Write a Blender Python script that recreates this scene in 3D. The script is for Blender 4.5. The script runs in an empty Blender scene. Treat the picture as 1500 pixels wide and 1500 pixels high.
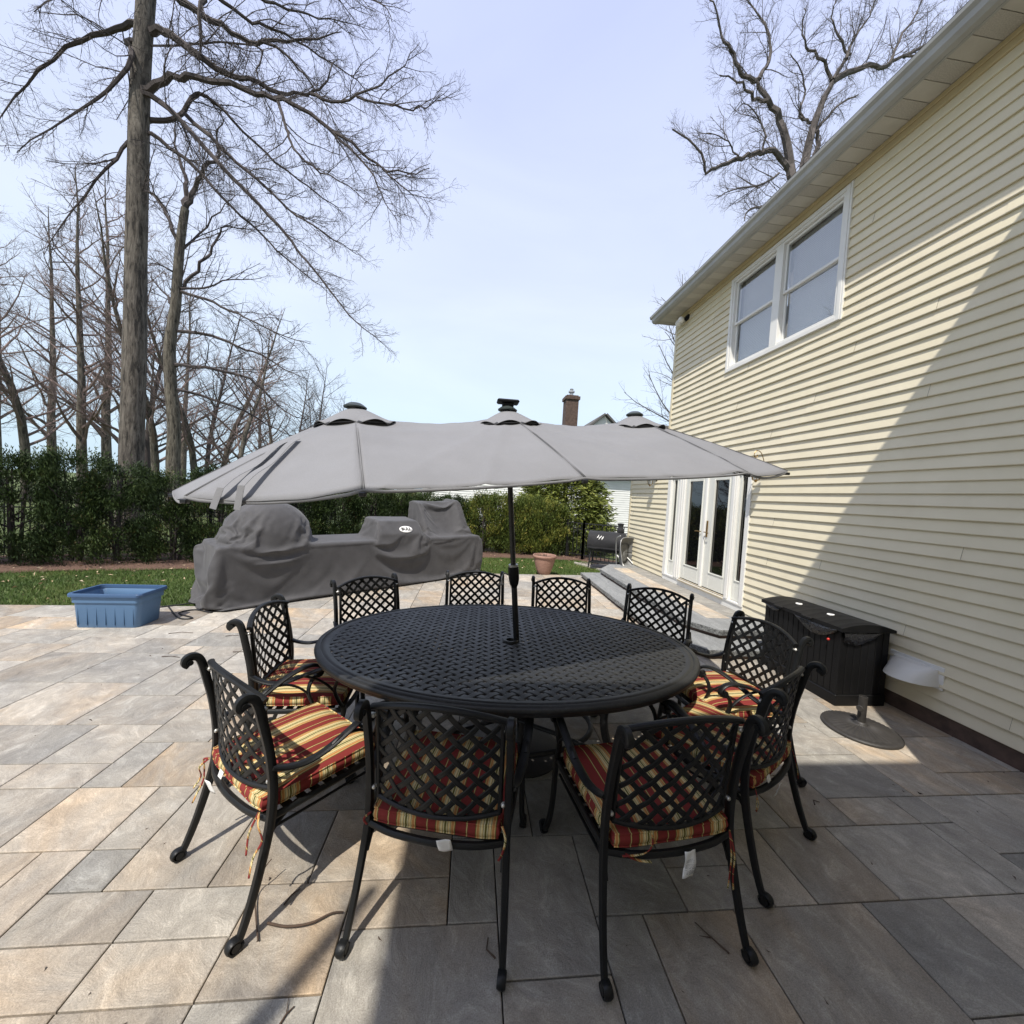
import bpy, math, random
from mathutils import Vector, Matrix, noise
random.seed(7)
R_ = math.radians
PI = math.pi
# ------------------------------------------------------------------ scene, camera
sc = bpy.context.scene
C = sc.collection
F = 573.0; CH = 1.65
AX = ((0.99347473, 0.05224888, 0.1013805), (-0.09887106, -0.04856824, 0.9939143), (0.05685478, -0.99745235, -0.04308542))
cam_d = bpy.data.cameras.new('camera'); cam = bpy.data.objects.new('camera', cam_d); C.objects.link(cam)
cam_d.sensor_width = 36; cam_d.lens = 36*F/1500; cam_d.clip_end = 600; cam_d.clip_start = 0.05
M = Matrix(((AX[0][0], -AX[0][1], -AX[0][2], 0), (AX[1][0], -AX[1][1], -AX[1][2], 0), (AX[2][0], -AX[2][1], -AX[2][2], CH), (0, 0, 0, 1)))
cam.matrix_world = M
sc.camera = cam

def ray(px, py):
    c = (px-750, py-750, F)
    return Vector([sum(AX[i][k]*c[k] for k in range(3)) for i in range(3)])
def at(px, py, Y):
    r = ray(px, py); t = Y/r[1]
    return Vector((r[0]*t, Y, CH+r[2]*t))
def gz(px, py, z=0):
    r = ray(px, py); t = (z-CH)/r[2]
    return Vector((r[0]*t, r[1]*t, z))

# ------------------------------------------------------------------ materials
def nodes_of(name):
    m = bpy.data.materials.new(name); m.use_nodes = True
    nt = m.node_tree; b = nt.nodes['Principled BSDF']
    return m, nt, b
def N(nt, t, **kw):
    n = nt.nodes.new(t)
    for k, v in kw.items(): setattr(n, k, v)
    return n
def ramp(nt, fac, stops, interp='LINEAR'):
    r = N(nt, 'ShaderNodeValToRGB'); r.color_ramp.interpolation = interp
    el = r.color_ramp.elements
    while len(el) > 1: el.remove(el[0])
    el[0].position = stops[0][0]; el[0].color = (*stops[0][1], 1)
    for p, c in stops[1:]:
        e = el.new(p); e.color = (*c, 1)
    nt.links.new(fac, r.inputs[0]); return r.outputs[0]
def noise_tex(nt, scale, detail=4, rough=0.55, vec=None, stretch=None, dist=0):
    n = N(nt, 'ShaderNodeTexNoise'); n.inputs['Scale'].default_value = scale
    n.inputs['Detail'].default_value = detail; n.inputs['Roughness'].default_value = rough
    n.inputs['Distortion'].default_value = dist
    if vec is None:
        vec = N(nt, 'ShaderNodeTexCoord').outputs['Object']
    if stretch:
        mp = N(nt, 'ShaderNodeMapping'); mp.inputs['Scale'].default_value = stretch
        nt.links.new(vec, mp.inputs[0]); vec = mp.outputs[0]
    nt.links.new(vec, n.inputs['Vector']); return n.outputs['Fac']
def bump(nt, b, fac, strength=0.2, dist=0.01):
    bp = N(nt, 'ShaderNodeBump'); bp.inputs['Strength'].default_value = strength
    bp.inputs['Distance'].default_value = dist
    nt.links.new(fac, bp.inputs['Height']); nt.links.new(bp.outputs[0], b.inputs['Normal'])
    return bp
def mul(c, k): return tuple(min(1, x*k) for x in c)
def simple(name, col, rough=0.6, var=0.15, scale=8, bs=0.0, bscale=200, metal=0, spec=0.5, stretch=None, bdist=0.002):
    m, nt, b = nodes_of(name)
    f = noise_tex(nt, scale, 5, 0.6, stretch=stretch)
    c = ramp(nt, f, [(0.25, mul(col, 1-var)), (0.75, mul(col, 1+var))])
    nt.links.new(c, b.inputs['Base Color'])
    b.inputs['Roughness'].default_value = rough; b.inputs['Metallic'].default_value = metal
    b.inputs['Specular IOR Level'].default_value = spec
    if bs: bump(nt, b, noise_tex(nt, bscale, 3), bs, bdist)
    return m

MAT = {}
MAT['cast_metal'] = simple('cast_metal', (0.0085, 0.009, 0.0092), 0.42, 0.35, 14, 0.5, 260, spec=0.32, bdist=0.0012)
def table_mat():
    m, nt, b = nodes_of('table_metal')
    f = noise_tex(nt, 3.5, 6, 0.7)
    g = noise_tex(nt, 60, 3, 0.7)
    mx = N(nt, 'ShaderNodeMath', operation='MULTIPLY'); nt.links.new(f, mx.inputs[0]); nt.links.new(g, mx.inputs[1])
    c = ramp(nt, mx.outputs[0], [(0.15, (0.014, 0.0145, 0.015)), (0.3, (0.021, 0.0215, 0.022)), (0.42, (0.045, 0.045, 0.044))])
    nt.links.new(c, b.inputs['Base Color'])
    r = ramp(nt, f, [(0.3, (0.38,)*3), (0.7, (0.55,)*3)]); nt.links.new(r, b.inputs['Roughness'])
    bump(nt, b, noise_tex(nt, 240, 3), 0.35, 0.001)
    return m
MAT['table_metal'] = table_mat()
MAT['bolt'] = simple('bolt_metal', (0.55, 0.54, 0.5), 0.4, 0.2, 60, metal=0.7)
MAT['pole'] = simple('pole_paint', (0.010, 0.010, 0.011), 0.35, 0.2, 20, 0.1)
MAT['white_cloth'] = simple('white_label', (0.78, 0.77, 0.74), 0.8, 0.06, 60)
MAT['print'] = simple('label_print', (0.25, 0.25, 0.27), 0.8, 0.3, 300)
MAT['white_vinyl'] = simple('white_vinyl', (0.74, 0.73, 0.69), 0.4, 0.05, 3, 0.05, 30)
MAT['door_paint'] = simple('door_paint', (0.66, 0.66, 0.60), 0.4, 0.04, 3)
MAT['sill_wood'] = simple('sill_wood', (0.40, 0.35, 0.26), 0.5, 0.2, 8)
MAT['soffit'] = simple('soffit_vinyl', (0.50, 0.48, 0.42), 0.6, 0.12, 5)
MAT['soffit_vent'] = simple('soffit_vent', (0.44, 0.42, 0.37), 0.7, 0.3, 120)
MAT['gutter'] = simple('gutter_metal', (0.36, 0.36, 0.34), 0.5, 0.14, 4, 0.08, 20)
MAT['cream_trim'] = simple('cream_trim', (0.66, 0.58, 0.40), 0.5, 0.04, 3)
MAT['frieze'] = simple('frieze_vinyl', (0.50, 0.41, 0.24), 0.5, 0.08, 4)
MAT['shingle'] = simple('roof_shingle', (0.10, 0.095, 0.09), 0.9, 0.4, 30, 0.5, 60)
MAT['brick_dark'] = simple('chimney_brick', (0.085, 0.055, 0.042), 0.9, 0.5, 9, 0.4, 40)
MAT['black_plastic'] = simple('black_plastic', (0.005, 0.005, 0.0055), 0.55, 0.2, 10, 0.2, 90, spec=0.28)
MAT['iron'] = simple('fence_iron', (0.012, 0.012, 0.013), 0.5, 0.2, 10)
MAT['steel'] = simple('worn_steel', (0.42, 0.42, 0.42), 0.35, 0.25, 10, metal=0.6)
MAT['barrow'] = simple('barrow_grey', (0.12, 0.12, 0.115), 0.5, 0.25, 10)
MAT['rubber'] = simple('rubber', (0.02, 0.02, 0.02), 0.8, 0.2, 20)
MAT['brass'] = simple('aged_brass', (0.30, 0.19, 0.07), 0.35, 0.35, 40, metal=0.9)
MAT['terracotta'] = simple('terracotta', (0.27, 0.155, 0.115), 0.75, 0.25, 7, 0.25, 60, stretch=(1, 1, 5))
MAT['soil'] = simple('soil', (0.06, 0.04, 0.03), 0.95, 0.4, 40, 0.6, 50)
MAT['tote'] = simple('blue_tote', (0.085, 0.165, 0.285), 0.45, 0.08, 3, 0.05, 60)
MAT['tote_rim'] = simple('blue_tote_rim', (0.045, 0.095, 0.19), 0.4, 0.1, 3)
MAT['bark'] = None
MAT['mulch'] = simple('mulch', (0.125, 0.072, 0.050), 0.95, 0.5, 30, 0.9, 45, bdist=0.03)
MAT['bulb'] = simple('bulb_glass', (0.75, 0.74, 0.7), 0.15, 0.05, 5)
MAT['base_iron'] = simple('cast_base', (0.034, 0.031, 0.028), 0.55, 0.3, 12, 0.5, 70)
MAT['twig'] = simple('twig', (0.07, 0.045, 0.03), 0.9, 0.3, 30)
MAT['hose'] = simple('black_hose', (0.012, 0.012, 0.013), 0.5, 0.2, 20)
MAT['bag'] = simple('bag_plastic', (0.015, 0.015, 0.017), 0.18, 0.2, 20, 0.7, 25, bdist=0.02)
MAT['red'] = simple('red_plastic', (0.5, 0.03, 0.02), 0.4, 0.1, 20)

def bark_mat(name, c1, c2, sc_=1.0, lich=0.0):
    m, nt, b = nodes_of(name)
    f = noise_tex(nt, 17*sc_, 8, 0.72, stretch=(1, 1, 0.17), dist=0.5)
    f2 = noise_tex(nt, 1.3, 3, 0.5)
    c = ramp(nt, f, [(0.40, mul(c1, 0.30)), (0.48, c1), (0.62, c2)])
    mix = N(nt, 'ShaderNodeMix', data_type='RGBA', blend_type='MULTIPLY'); mix.inputs[0].default_value = 0.7
    nt.links.new(c, mix.inputs[6]); nt.links.new(ramp(nt, f2, [(0.3, (0.7,)*3), (0.7, (1.15, 1.15, 1.1))]), mix.inputs[7])
    nt.links.new(mix.outputs[2], b.inputs['Base Color']); b.inputs['Roughness'].default_value = 0.95
    bump(nt, b, f, 0.9, 0.04); return m
MAT['bark'] = bark_mat('oak_bark', (0.092, 0.078, 0.063), (0.175, 0.153, 0.128))
MAT['bark_pale'] = bark_mat('grey_bark', (0.095, 0.082, 0.062), (0.175, 0.155, 0.125))
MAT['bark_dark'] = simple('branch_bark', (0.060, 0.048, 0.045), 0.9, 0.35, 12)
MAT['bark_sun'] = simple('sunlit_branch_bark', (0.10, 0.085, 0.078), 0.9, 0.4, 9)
MAT['bark_red'] = simple('red_twig_bark', (0.185, 0.135, 0.120), 0.9, 0.35, 6)

def siding_mat():
    m, nt, b = nodes_of('cream_siding')
    f = noise_tex(nt, 2.2, 4, 0.6); f2 = noise_tex(nt, 40, 4, 0.6, stretch=(1, 0.12, 1))
    a = N(nt, 'ShaderNodeAttribute', attribute_name='tone')
    c = ramp(nt, f, [(0.3, (0.65, 0.585, 0.425)), (0.7, (0.71, 0.645, 0.48))])
    mix = N(nt, 'ShaderNodeMix', data_type='RGBA', blend_type='MULTIPLY'); mix.inputs[0].default_value = 1
    nt.links.new(c, mix.inputs[6]); nt.links.new(a.outputs['Color'], mix.inputs[7])
    nt.links.new(mix.outputs[2], b.inputs['Base Color']); b.inputs['Roughness'].default_value = 0.55
    bump(nt, b, f2, 0.12, 0.004); return m
MAT['siding'] = siding_mat()
MAT['white_siding'] = simple('white_siding', (0.72, 0.72, 0.69), 0.6, 0.06, 3)

def paver_mat():
    m, nt, b = nodes_of('paver_stone')
    oc = N(nt, 'ShaderNodeTexCoord').outputs['Object']
    a = N(nt, 'ShaderNodeAttribute', attribute_name='tone')
    sep = N(nt, 'ShaderNodeSeparateColor'); nt.links.new(a.outputs['Color'], sep.inputs[0])
    # shift the pattern slab by slab and turn it
    off = N(nt, 'ShaderNodeCombineXYZ')
    for i, (ch, k) in enumerate(((0, 37.0), (1, 53.0), (2, 71.0))):
        mm = N(nt, 'ShaderNodeMath', operation='MULTIPLY'); mm.inputs[1].default_value = k
        nt.links.new(sep.outputs[ch], mm.inputs[0]); nt.links.new(mm.outputs[0], off.inputs[i])
    add = N(nt, 'ShaderNodeVectorMath', operation='ADD'); nt.links.new(oc, add.inputs[0]); nt.links.new(off.outputs[0], add.inputs[1])
    rot = N(nt, 'ShaderNodeVectorRotate', rotation_type='Z_AXIS'); nt.links.new(add.outputs[0], rot.inputs['Vector'])
    ang = N(nt, 'ShaderNodeMath', operation='MULTIPLY_ADD'); ang.inputs[1].default_value = 1.6; ang.inputs[2].default_value = 0.2
    nt.links.new(sep.outputs[1], ang.inputs[0]); nt.links.new(ang.outputs[0], rot.inputs['Angle'])
    big = noise_tex(nt, 2.0, 5, 0.6, vec=rot.outputs[0], stretch=(0.85, 1.3, 1), dist=0.3)
    med = noise_tex(nt, 7.5, 13, 0.80, vec=rot.outputs[0], stretch=(0.85, 1.25, 1), dist=0.7)
    fine = noise_tex(nt, 210, 4, 0.7)
    rustn = noise_tex(nt, 1.6, 4, 0.6, vec=rot.outputs[0], stretch=(1, 1.8, 1), dist=0.8)
    c1 = ramp(nt, med, [(0.24, (0.12, 0.112, 0.10)), (0.40, (0.235, 0.22, 0.195)), (0.52, (0.285, 0.268, 0.238)), (0.62, (0.37, 0.352, 0.315)), (0.74, (0.50, 0.48, 0.44))])
    # warm slabs
    wf = N(nt, 'ShaderNodeMath', operation='MULTIPLY_ADD'); wf.inputs[1].default_value = 0.85; wf.inputs[2].default_value = -0.2
    nt.links.new(sep.outputs[0], wf.inputs[0])
    wsum = N(nt, 'ShaderNodeMath', operation='ADD'); wsum.use_clamp = True
    rr = ramp(nt, rustn, [(0.40, (0,)*3), (0.68, (0.85,)*3)])
    mlt = N(nt, 'ShaderNodeMath', operation='MULTIPLY'); nt.links.new(rr, mlt.inputs[0]); nt.links.new(sep.outputs[0], mlt.inputs[1])
    nt.links.new(mlt.outputs[0], wsum.inputs[0]); 
    w2 = N(nt, 'ShaderNodeMath', operation='MULTIPLY'); w2.use_clamp = True; w2.inputs[1].default_value = 0.45; nt.links.new(wf.outputs[0], w2.inputs[0])
    nt.links.new(w2.outputs[0], wsum.inputs[1])
    warm = N(nt, 'ShaderNodeMix', data_type='RGBA', blend_type='MULTIPLY')
    nt.links.new(wsum.outputs[0], warm.inputs[0]); nt.links.new(c1, warm.inputs[6]); warm.inputs[7].default_value = (1.19, 0.96, 0.73, 1)
    # slab value
    v = ramp(nt, sep.outputs[2], [(0, (0.96, 0.975, 0.985)), (1, (1.60, 1.58, 1.54))])
    m2 = N(nt, 'ShaderNodeMix', data_type='RGBA', blend_type='MULTIPLY'); m2.inputs[0].default_value = 1
    nt.links.new(warm.outputs[2], m2.inputs[6]); nt.links.new(v, m2.inputs[7])
    m3 = N(nt, 'ShaderNodeMix', data_type='RGBA', blend_type='MULTIPLY'); m3.inputs[0].default_value = 0.8
    nt.links.new(m2.outputs[2], m3.inputs[6]); nt.links.new(ramp(nt, fine, [(0.3, (0.62,)*3), (0.7, (1.34,)*3)]), m3.inputs[7])
    m4 = N(nt, 'ShaderNodeMix', data_type='RGBA', blend_type='MULTIPLY'); m4.inputs[0].default_value = 1
    nt.links.new(m3.outputs[2], m4.inputs[6]); nt.links.new(ramp(nt, big, [(0.3, (0.8, 0.81, 0.83)), (0.7, (1.16, 1.14, 1.1))]), m4.inputs[7])
    spot = noise_tex(nt, 16, 9, 0.8, dist=0.4)
    m5 = N(nt, 'ShaderNodeMix', data_type='RGBA', blend_type='MULTIPLY'); m5.inputs[0].default_value = 1
    nt.links.new(m4.outputs[2], m5.inputs[6]); nt.links.new(ramp(nt, spot, [(0.29, (0.35, 0.33, 0.31)), (0.36, (0.92, 0.92, 0.92)), (0.62, (1, 1, 1)), (0.72, (1.22, 1.22, 1.2))]), m5.inputs[7])
    nt.links.new(m5.outputs[2], b.inputs['Base Color']); b.inputs['Roughness'].default_value = 0.72
    hs = N(nt, 'ShaderNodeMath', operation='MULTIPLY_ADD'); hs.inputs[1].default_value = 0.12
    nt.links.new(fine, hs.inputs[0]); nt.links.new(med, hs.inputs[2])
    bump(nt, b, hs.outputs[0], 0.6, 0.022)
    return m
MAT['paver'] = paver_mat()
MAT['joint'] = simple('joint_sand', (0.045, 0.042, 0.038), 0.95, 0.3, 60)
def step_mat():
    m, nt, b = nodes_of('step_stone')
    med = noise_tex(nt, 5, 8, 0.7, stretch=(1.5, 0.5, 1), dist=1.0); fine = noise_tex(nt, 120, 5, 0.75)
    c1 = ramp(nt, med, [(0.3, (0.17, 0.175, 0.175)), (0.7, (0.30, 0.305, 0.30))])
    m3 = N(nt, 'ShaderNodeMix', data_type='RGBA', blend_type='MULTIPLY'); m3.inputs[0].default_value = 0.9
    nt.links.new(c1, m3.inputs[6]); nt.links.new(ramp(nt, fine, [(0.3, (0.6,)*3), (0.7, (1.3,)*3)]), m3.inputs[7])
    nt.links.new(m3.outputs[2], b.inputs['Base Color']); b.inputs['Roughness'].default_value = 0.8
    bump(nt, b, fine, 0.5, 0.01); return m
MAT['step'] = step_mat()
def step_edge():
    m, nt, b = nodes_of('step_rock_face')
    fine = noise_tex(nt, 45, 6, 0.75)
    nt.links.new(ramp(nt, fine, [(0.35, (0.05, 0.05, 0.05)), (0.5, (0.16, 0.165, 0.16)), (0.68, (0.30, 0.305, 0.30))]), b.inputs['Base Color'])
    b.inputs['Roughness'].default_value = 0.9; bump(nt, b, fine, 1.0, 0.03); return m
MAT['rock_face'] = step_edge()

def grass_mat():
    m, nt, b = nodes_of('lawn')
    f = noise_tex(nt, 1.1, 5, 0.65); g = noise_tex(nt, 28, 5, 0.7)
    c = ramp(nt, f, [(0.3, (0.050, 0.075, 0.018)), (0.55, (0.085, 0.115, 0.028)), (0.75, (0.15, 0.14, 0.05))])
    mx = N(nt, 'ShaderNodeMix', data_type='RGBA', blend_type='MULTIPLY'); mx.inputs[0].default_value = 0.8
    nt.links.new(c, mx.inputs[6]); nt.links.new(ramp(nt, g, [(0.3, (0.5,)*3), (0.7, (1.3,)*3)]), mx.inputs[7])
    nt.links.new(mx.outputs[2], b.inputs['Base Color']); b.inputs['Roughness'].default_value = 0.95
    bump(nt, b, g, 0.8, 0.04); return m
MAT['lawn'] = grass_mat()
def foliage(name, stops, rough=0.6, trans=0.15):
    m, nt, b = nodes_of(name)
    a = N(nt, 'ShaderNodeAttribute', attribute_name='tone')
    sep = N(nt, 'ShaderNodeSeparateColor'); nt.links.new(a.outputs['Color'], sep.inputs[0])
    nt.links.new(ramp(nt, sep.outputs[0], stops), b.inputs['Base Color'])
    b.inputs['Roughness'].default_value = rough; b.inputs['Specular IOR Level'].default_value = 0.3
    return m
MAT['blade'] = foliage('grass_blades', [(0, (0.045, 0.085, 0.016)), (0.6, (0.095, 0.145, 0.03)), (0.85, (0.19, 0.19, 0.06)), (1, (0.36, 0.29, 0.14))])
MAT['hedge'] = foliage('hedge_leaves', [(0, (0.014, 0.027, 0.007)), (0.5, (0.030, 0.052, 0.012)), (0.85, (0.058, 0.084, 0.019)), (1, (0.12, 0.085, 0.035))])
MAT['hedge_light'] = foliage('bright_hedge_leaves', [(0, (0.040, 0.062, 0.012)), (0.5, (0.095, 0.125, 0.022)), (0.85, (0.20, 0.20, 0.035)), (1, (0.30, 0.22, 0.05))])
MAT['cypress'] = foliage('cypress_leaves', [(0, (0.050, 0.070, 0.014)), (0.5, (0.125, 0.155, 0.030)), (1, (0.23, 0.245, 0.05))])
MAT['deadleaf'] = foliage('dead_leaves', [(0, (0.22, 0.12, 0.06)), (0.5, (0.42, 0.30, 0.18)), (1, (0.62, 0.50, 0.36))])

def fabric(name, col, var=0.06, wscale=700, rough=0.9, bscale=3, streak=None):
    m, nt, b = nodes_of(name)
    f = noise_tex(nt, bscale, 5, 0.6)
    g = noise_tex(nt, wscale, 2, 0.5)
    c = ramp(nt, f, [(0.3, mul(col, 1-var)), (0.7, mul(col, 1+var))])
    mx = N(nt, 'ShaderNodeMix', data_type='RGBA', blend_type='MULTIPLY'); mx.inputs[0].default_value = 0.5
    nt.links.new(c, mx.inputs[6]); nt.links.new(ramp(nt, g, [(0.3, (0.8,)*3), (0.7, (1.15,)*3)]), mx.inputs[7])
    nt.links.new(mx.outputs[2], b.inputs['Base Color']); b.inputs['Roughness'].default_value = rough
    b.inputs['Specular IOR Level'].default_value = 0.2
    b.inputs['Sheen Weight'].default_value = 0.15
    bump(nt, b, g, 0.15, 0.001); return m
MAT['canopy'] = fabric('canopy_fabric', (0.205, 0.205, 0.212), 0.06, 420)
MAT['canopy_under'] = MAT['canopy']
MAT['cover'] = fabric('cover_fabric', (0.070, 0.068, 0.069), 0.16, 300, 0.7, 5)
MAT['cover_black'] = fabric('grill_cover_fabric', (0.022, 0.022, 0.024), 0.15, 500, 0.7)

def stripe_mat():
    m, nt, b = nodes_of('striped_cushion')
    a = N(nt, 'ShaderNodeUVMap'); a.uv_map = 'UVMap'
    sx = N(nt, 'ShaderNodeSeparateXYZ'); nt.links.new(a.outputs[0], sx.inputs[0])
    wob = noise_tex(nt, 9, 2, 0.5)
    wm = N(nt, 'ShaderNodeMath', operation='MULTIPLY_ADD'); wm.inputs[1].default_value = 0.003; nt.links.new(wob, wm.inputs[0]); nt.links.new(sx.outputs[0], wm.inputs[2])
    d = N(nt, 'ShaderNodeMath', operation='DIVIDE'); d.inputs[1].default_value = 0.147; nt.links.new(wm.outputs[0], d.inputs[0])
    fr = N(nt, 'ShaderNodeMath', operation='FRACT'); nt.links.new(d.outputs[0], fr.inputs[0])
    red = (0.20, 0.028, 0.024); cream = (0.62, 0.46, 0.20); org = (0.46, 0.21, 0.07); olive = (0.13, 0.11, 0.025); dk = (0.04, 0.035, 0.012); pale = (0.62, 0.54, 0.30)
    seq = [(0, red), (0.205, olive), (0.222, cream), (0.238, olive), (0.247, red), (0.44, olive), (0.462, cream), (0.475, org), (0.535, cream), (0.552, dk), (0.562, pale), (0.60, cream), (0.628, dk), (0.638, pale), (0.665, olive), (0.715, pale), (0.742, dk), (0.752, cream), (0.79, pale), (0.815, dk), (0.825, cream), (0.842, org), (0.905, cream), (0.92, olive), (0.945, red)]
    c = ramp(nt, fr.outputs[0], seq, 'CONSTANT')
    g = noise_tex(nt, 900, 2, 0.5)
    mx = N(nt, 'ShaderNodeMix', data_type='RGBA', blend_type='MULTIPLY'); mx.inputs[0].default_value = 0.5
    nt.links.new(c, mx.inputs[6]); nt.links.new(ramp(nt, g, [(0.3, (0.75,)*3), (0.7, (1.15,)*3)]), mx.inputs[7])
    nt.links.new(mx.outputs[2], b.inputs['Base Color']); b.inputs['Roughness'].default_value = 0.85
    b.inputs['Specular IOR Level'].default_value = 0.25
    w = noise_tex(nt, 14, 4, 0.55)
    bump(nt, b, w, 0.35, 0.012); return m
MAT['stripe'] = stripe_mat()

def glass(name, tint, rough=0.02, body=None, fac=0.0):
    m, nt, b = nodes_of(name)
    b.inputs['Base Color'].default_value = (*tint, 1); b.inputs['Roughness'].default_value = rough
    b.inputs['Specular IOR Level'].default_value = 0.9
    if fac:
        out = nt.nodes['Material Output']; tr = N(nt, 'ShaderNodeBsdfTransparent'); tr.inputs[0].default_value = (0.85, 0.88, 0.9, 1)
        gl = N(nt, 'ShaderNodeBsdfGlossy'); gl.inputs['Roughness'].default_value = rough; gl.inputs['Color'].default_value = (0.85, 0.88, 0.92, 1)
        mx = N(nt, 'ShaderNodeMixShader'); mx.inputs[0].default_value = fac
        nt.links.new(tr.outputs[0], mx.inputs[1]); nt.links.new(gl.outputs[0], mx.inputs[2]); nt.links.new(mx.outputs[0], out.inputs[0])
    return m
MAT['door_glass'] = glass('door_glass', (0.004, 0.004, 0.005))
MAT['win_glass'] = glass('window_glass', (0.1, 0.1, 0.1), 0.01, fac=0.28)
MAT['lamp_glass'] = glass('lantern_glass', (0.5, 0.5, 0.45), 0.05, fac=0.25)
MAT['blind'] = simple('blind_slats', (0.78, 0.77, 0.74), 0.6, 0.04, 3)
MAT['interior'] = simple('dark_interior', (0.03, 0.028, 0.025), 0.9, 0.2, 3)

# ------------------------------------------------------------------ mesh builder
class MB:
    def __init__(s): s.v = []; s.f = []; s.m = []; s.t = {}; s.mi = 0; s.tone = None; s.tones = []
    def add(s, vs, fs):
        o = len(s.v); s.v += [tuple(v) for v in vs]
        for f in fs:
            s.f.append([i+o for i in f]); s.m.append(s.mi); s.tones.append(s.tone)
    def box(s, x0, y0, z0, x1, y1, z1):
        s.add([(x0, y0, z0), (x1, y0, z0), (x1, y1, z0), (x0, y1, z0), (x0, y0, z1), (x1, y0, z1), (x1, y1, z1), (x0, y1, z1)],
              [(3, 2, 1, 0), (4, 5, 6, 7), (0, 1, 5, 4), (1, 2, 6, 5), (2, 3, 7, 6), (3, 0, 4, 7)])
    def bbox(s, x0, y0, z0, x1, y1, z1, b=0.004):
        # box with small chamfers on every edge
        X = (x0, x1); Y = (y0, y1); Z = (z0, z1)
        vs = []; idx = {}
        for i in (0, 1):
            for j in (0, 1):
                for k in (0, 1):
                    sx, sy, sz = (1-2*i), (1-2*j), (1-2*k)
                    for a in range(3):
                        p = [X[i], Y[j], Z[k]]
                        d = [sx*b, sy*b, sz*b]; d[a] = 0
                        idx[(i, j, k, a)] = len(vs); vs.append((p[0]+d[0], p[1]+d[1], p[2]+d[2]))
        fs = []
        for a in range(3):
            o1, o2 = [q for q in range(3) if q != a]
            for side in (0, 1):
                def key(u, w):
                    t = [0, 0, 0]; t[a] = side; t[o1] = u; t[o2] = w; return idx[(t[0], t[1], t[2], a)]
                f = [key(0, 0), key(1, 0), key(1, 1), key(0, 1)]
                flip = (side == 0) ^ (a == 1)
                fs.append(f[::-1] if flip else f)
        for e in range(3):   # edges along axis e
            o1, o2 = [q for q in range(3) if q != e]
            for u in (0, 1):
                for w in (0, 1):
                    def kk(t_e, a):
                        t = [0, 0, 0]; t[e] = t_e; t[o1] = u; t[o2] = w; return idx[(t[0], t[1], t[2], a)]
                    fs.append([kk(0, o1), kk(1, o1), kk(1, o2), kk(0, o2)])
        for i in (0, 1):
            for j in (0, 1):
                for k in (0, 1): fs.append([idx[(i, j, k, a)] for a in range(3)])
        s.add(vs, fs)
    def sweep(s, pts, w, h, ref=(1, 0, 0), n=8, e=2.6, scales=None, closed=False, caps=True):
        pts = [Vector(p) for p in pts]; ref = Vector(ref); L = len(pts); vs = []; fs = []
        for i, p in enumerate(pts):
            if closed: t = pts[(i+1) % L]-pts[i-1]
            else: t = pts[min(i+1, L-1)]-pts[max(i-1, 0)]
            t.normalize()
            a = ref-t*ref.dot(t)
            if a.length < 1e-4: a = t.orthogonal()
            a.normalize(); bb = t.cross(a)
            sc_ = scales[i] if scales else 1
            for k in range(n):
                q = 2*PI*(k+0.5)/n; cx, sx = math.cos(q), math.sin(q)
                r = (abs(cx)**e+abs(sx)**e)**(-1/e)
                vs.append(p+a*(cx*r*w/2*sc_)+bb*(sx*r*h/2*sc_))
        for i in range(L if closed else L-1):
            j = (i+1) % L
            for k in range(n):
                k2 = (k+1) % n
                fs.append((i*n+k, i*n+k2, j*n+k2, j*n+k))
        if caps and not closed:
            fs.append(tuple(range(n-1, -1, -1))); fs.append(tuple((L-1)*n+k for k in range(n)))
        s.add(vs, fs)
    def tube(s, pts, r0, r1=None, n=6, caps=False):
        if r1 is None: r1 = r0
        pts = [Vector(p) for p in pts]; L = len(pts); vs = []; fs = []
        t = (pts[1]-pts[0]).normalized(); a = t.orthogonal().normalized()
        for i, p in enumerate(pts):
            t = (pts[min(i+1, L-1)]-pts[max(i-1, 0)])
            if t.length < 1e-7: t = Vector((0, 0, 1))
            t.normalize()
            a = a-t*a.dot(t)
            if a.length < 1e-5: a = t.orthogonal()
            a.normalize(); bb = t.cross(a); r = r0+(r1-r0)*i/(L-1)
            for k in range(n):
                q = 2*PI*k/n; vs.append(p+a*(math.cos(q)*r)+bb*(math.sin(q)*r))
        for i in range(L-1):
            for k in range(n):
                k2 = (k+1) % n; fs.append((i*n+k, i*n+k2, (i+1)*n+k2, (i+1)*n+k))
        if caps: fs.append(tuple(range(n-1, -1, -1))); fs.append(tuple((L-1)*n+k for k in range(n)))
        s.add(vs, fs)
    def lathe(s, prof, cx=0, cy=0, n=32, sx=1, sy=1, rot=0):
        vs = []; fs = []
        for (r, z) in prof:
            for k in range(n):
                q = 2*PI*k/n+rot; vs.append((cx+math.cos(q)*r*sx, cy+math.sin(q)*r*sy, z))
        for i in range(len(prof)-1):
            for k in range(n):
                k2 = (k+1) % n; fs.append((i*n+k, i*n+k2, (i+1)*n+k2, (i+1)*n+k))
        s.add(vs, fs)
    def ball(s, c, r, n=10, sz=1):
        c = Vector(c); pr = [(max(1e-4, r*math.sin(PI*i/n)), c.z-r*sz*math.cos(PI*i/n)) for i in range(n+1)]
        s.lathe(pr, c.x, c.y, n+2)
    def quad(s, a, b, c, d): s.add([a, b, c, d], [(0, 1, 2, 3)])
    def grid(s, fn, nu, nv, flip=False):
        vs = [fn(i/nu, j/nv) for j in range(nv+1) for i in range(nu+1)]; fs = []
        for j in range(nv):
            for i in range(nu):
                a = j*(nu+1)+i; f = (a, a+1, a+nu+2, a+nu+1); fs.append(f[::-1] if flip else f)
        s.add(vs, fs)
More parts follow.
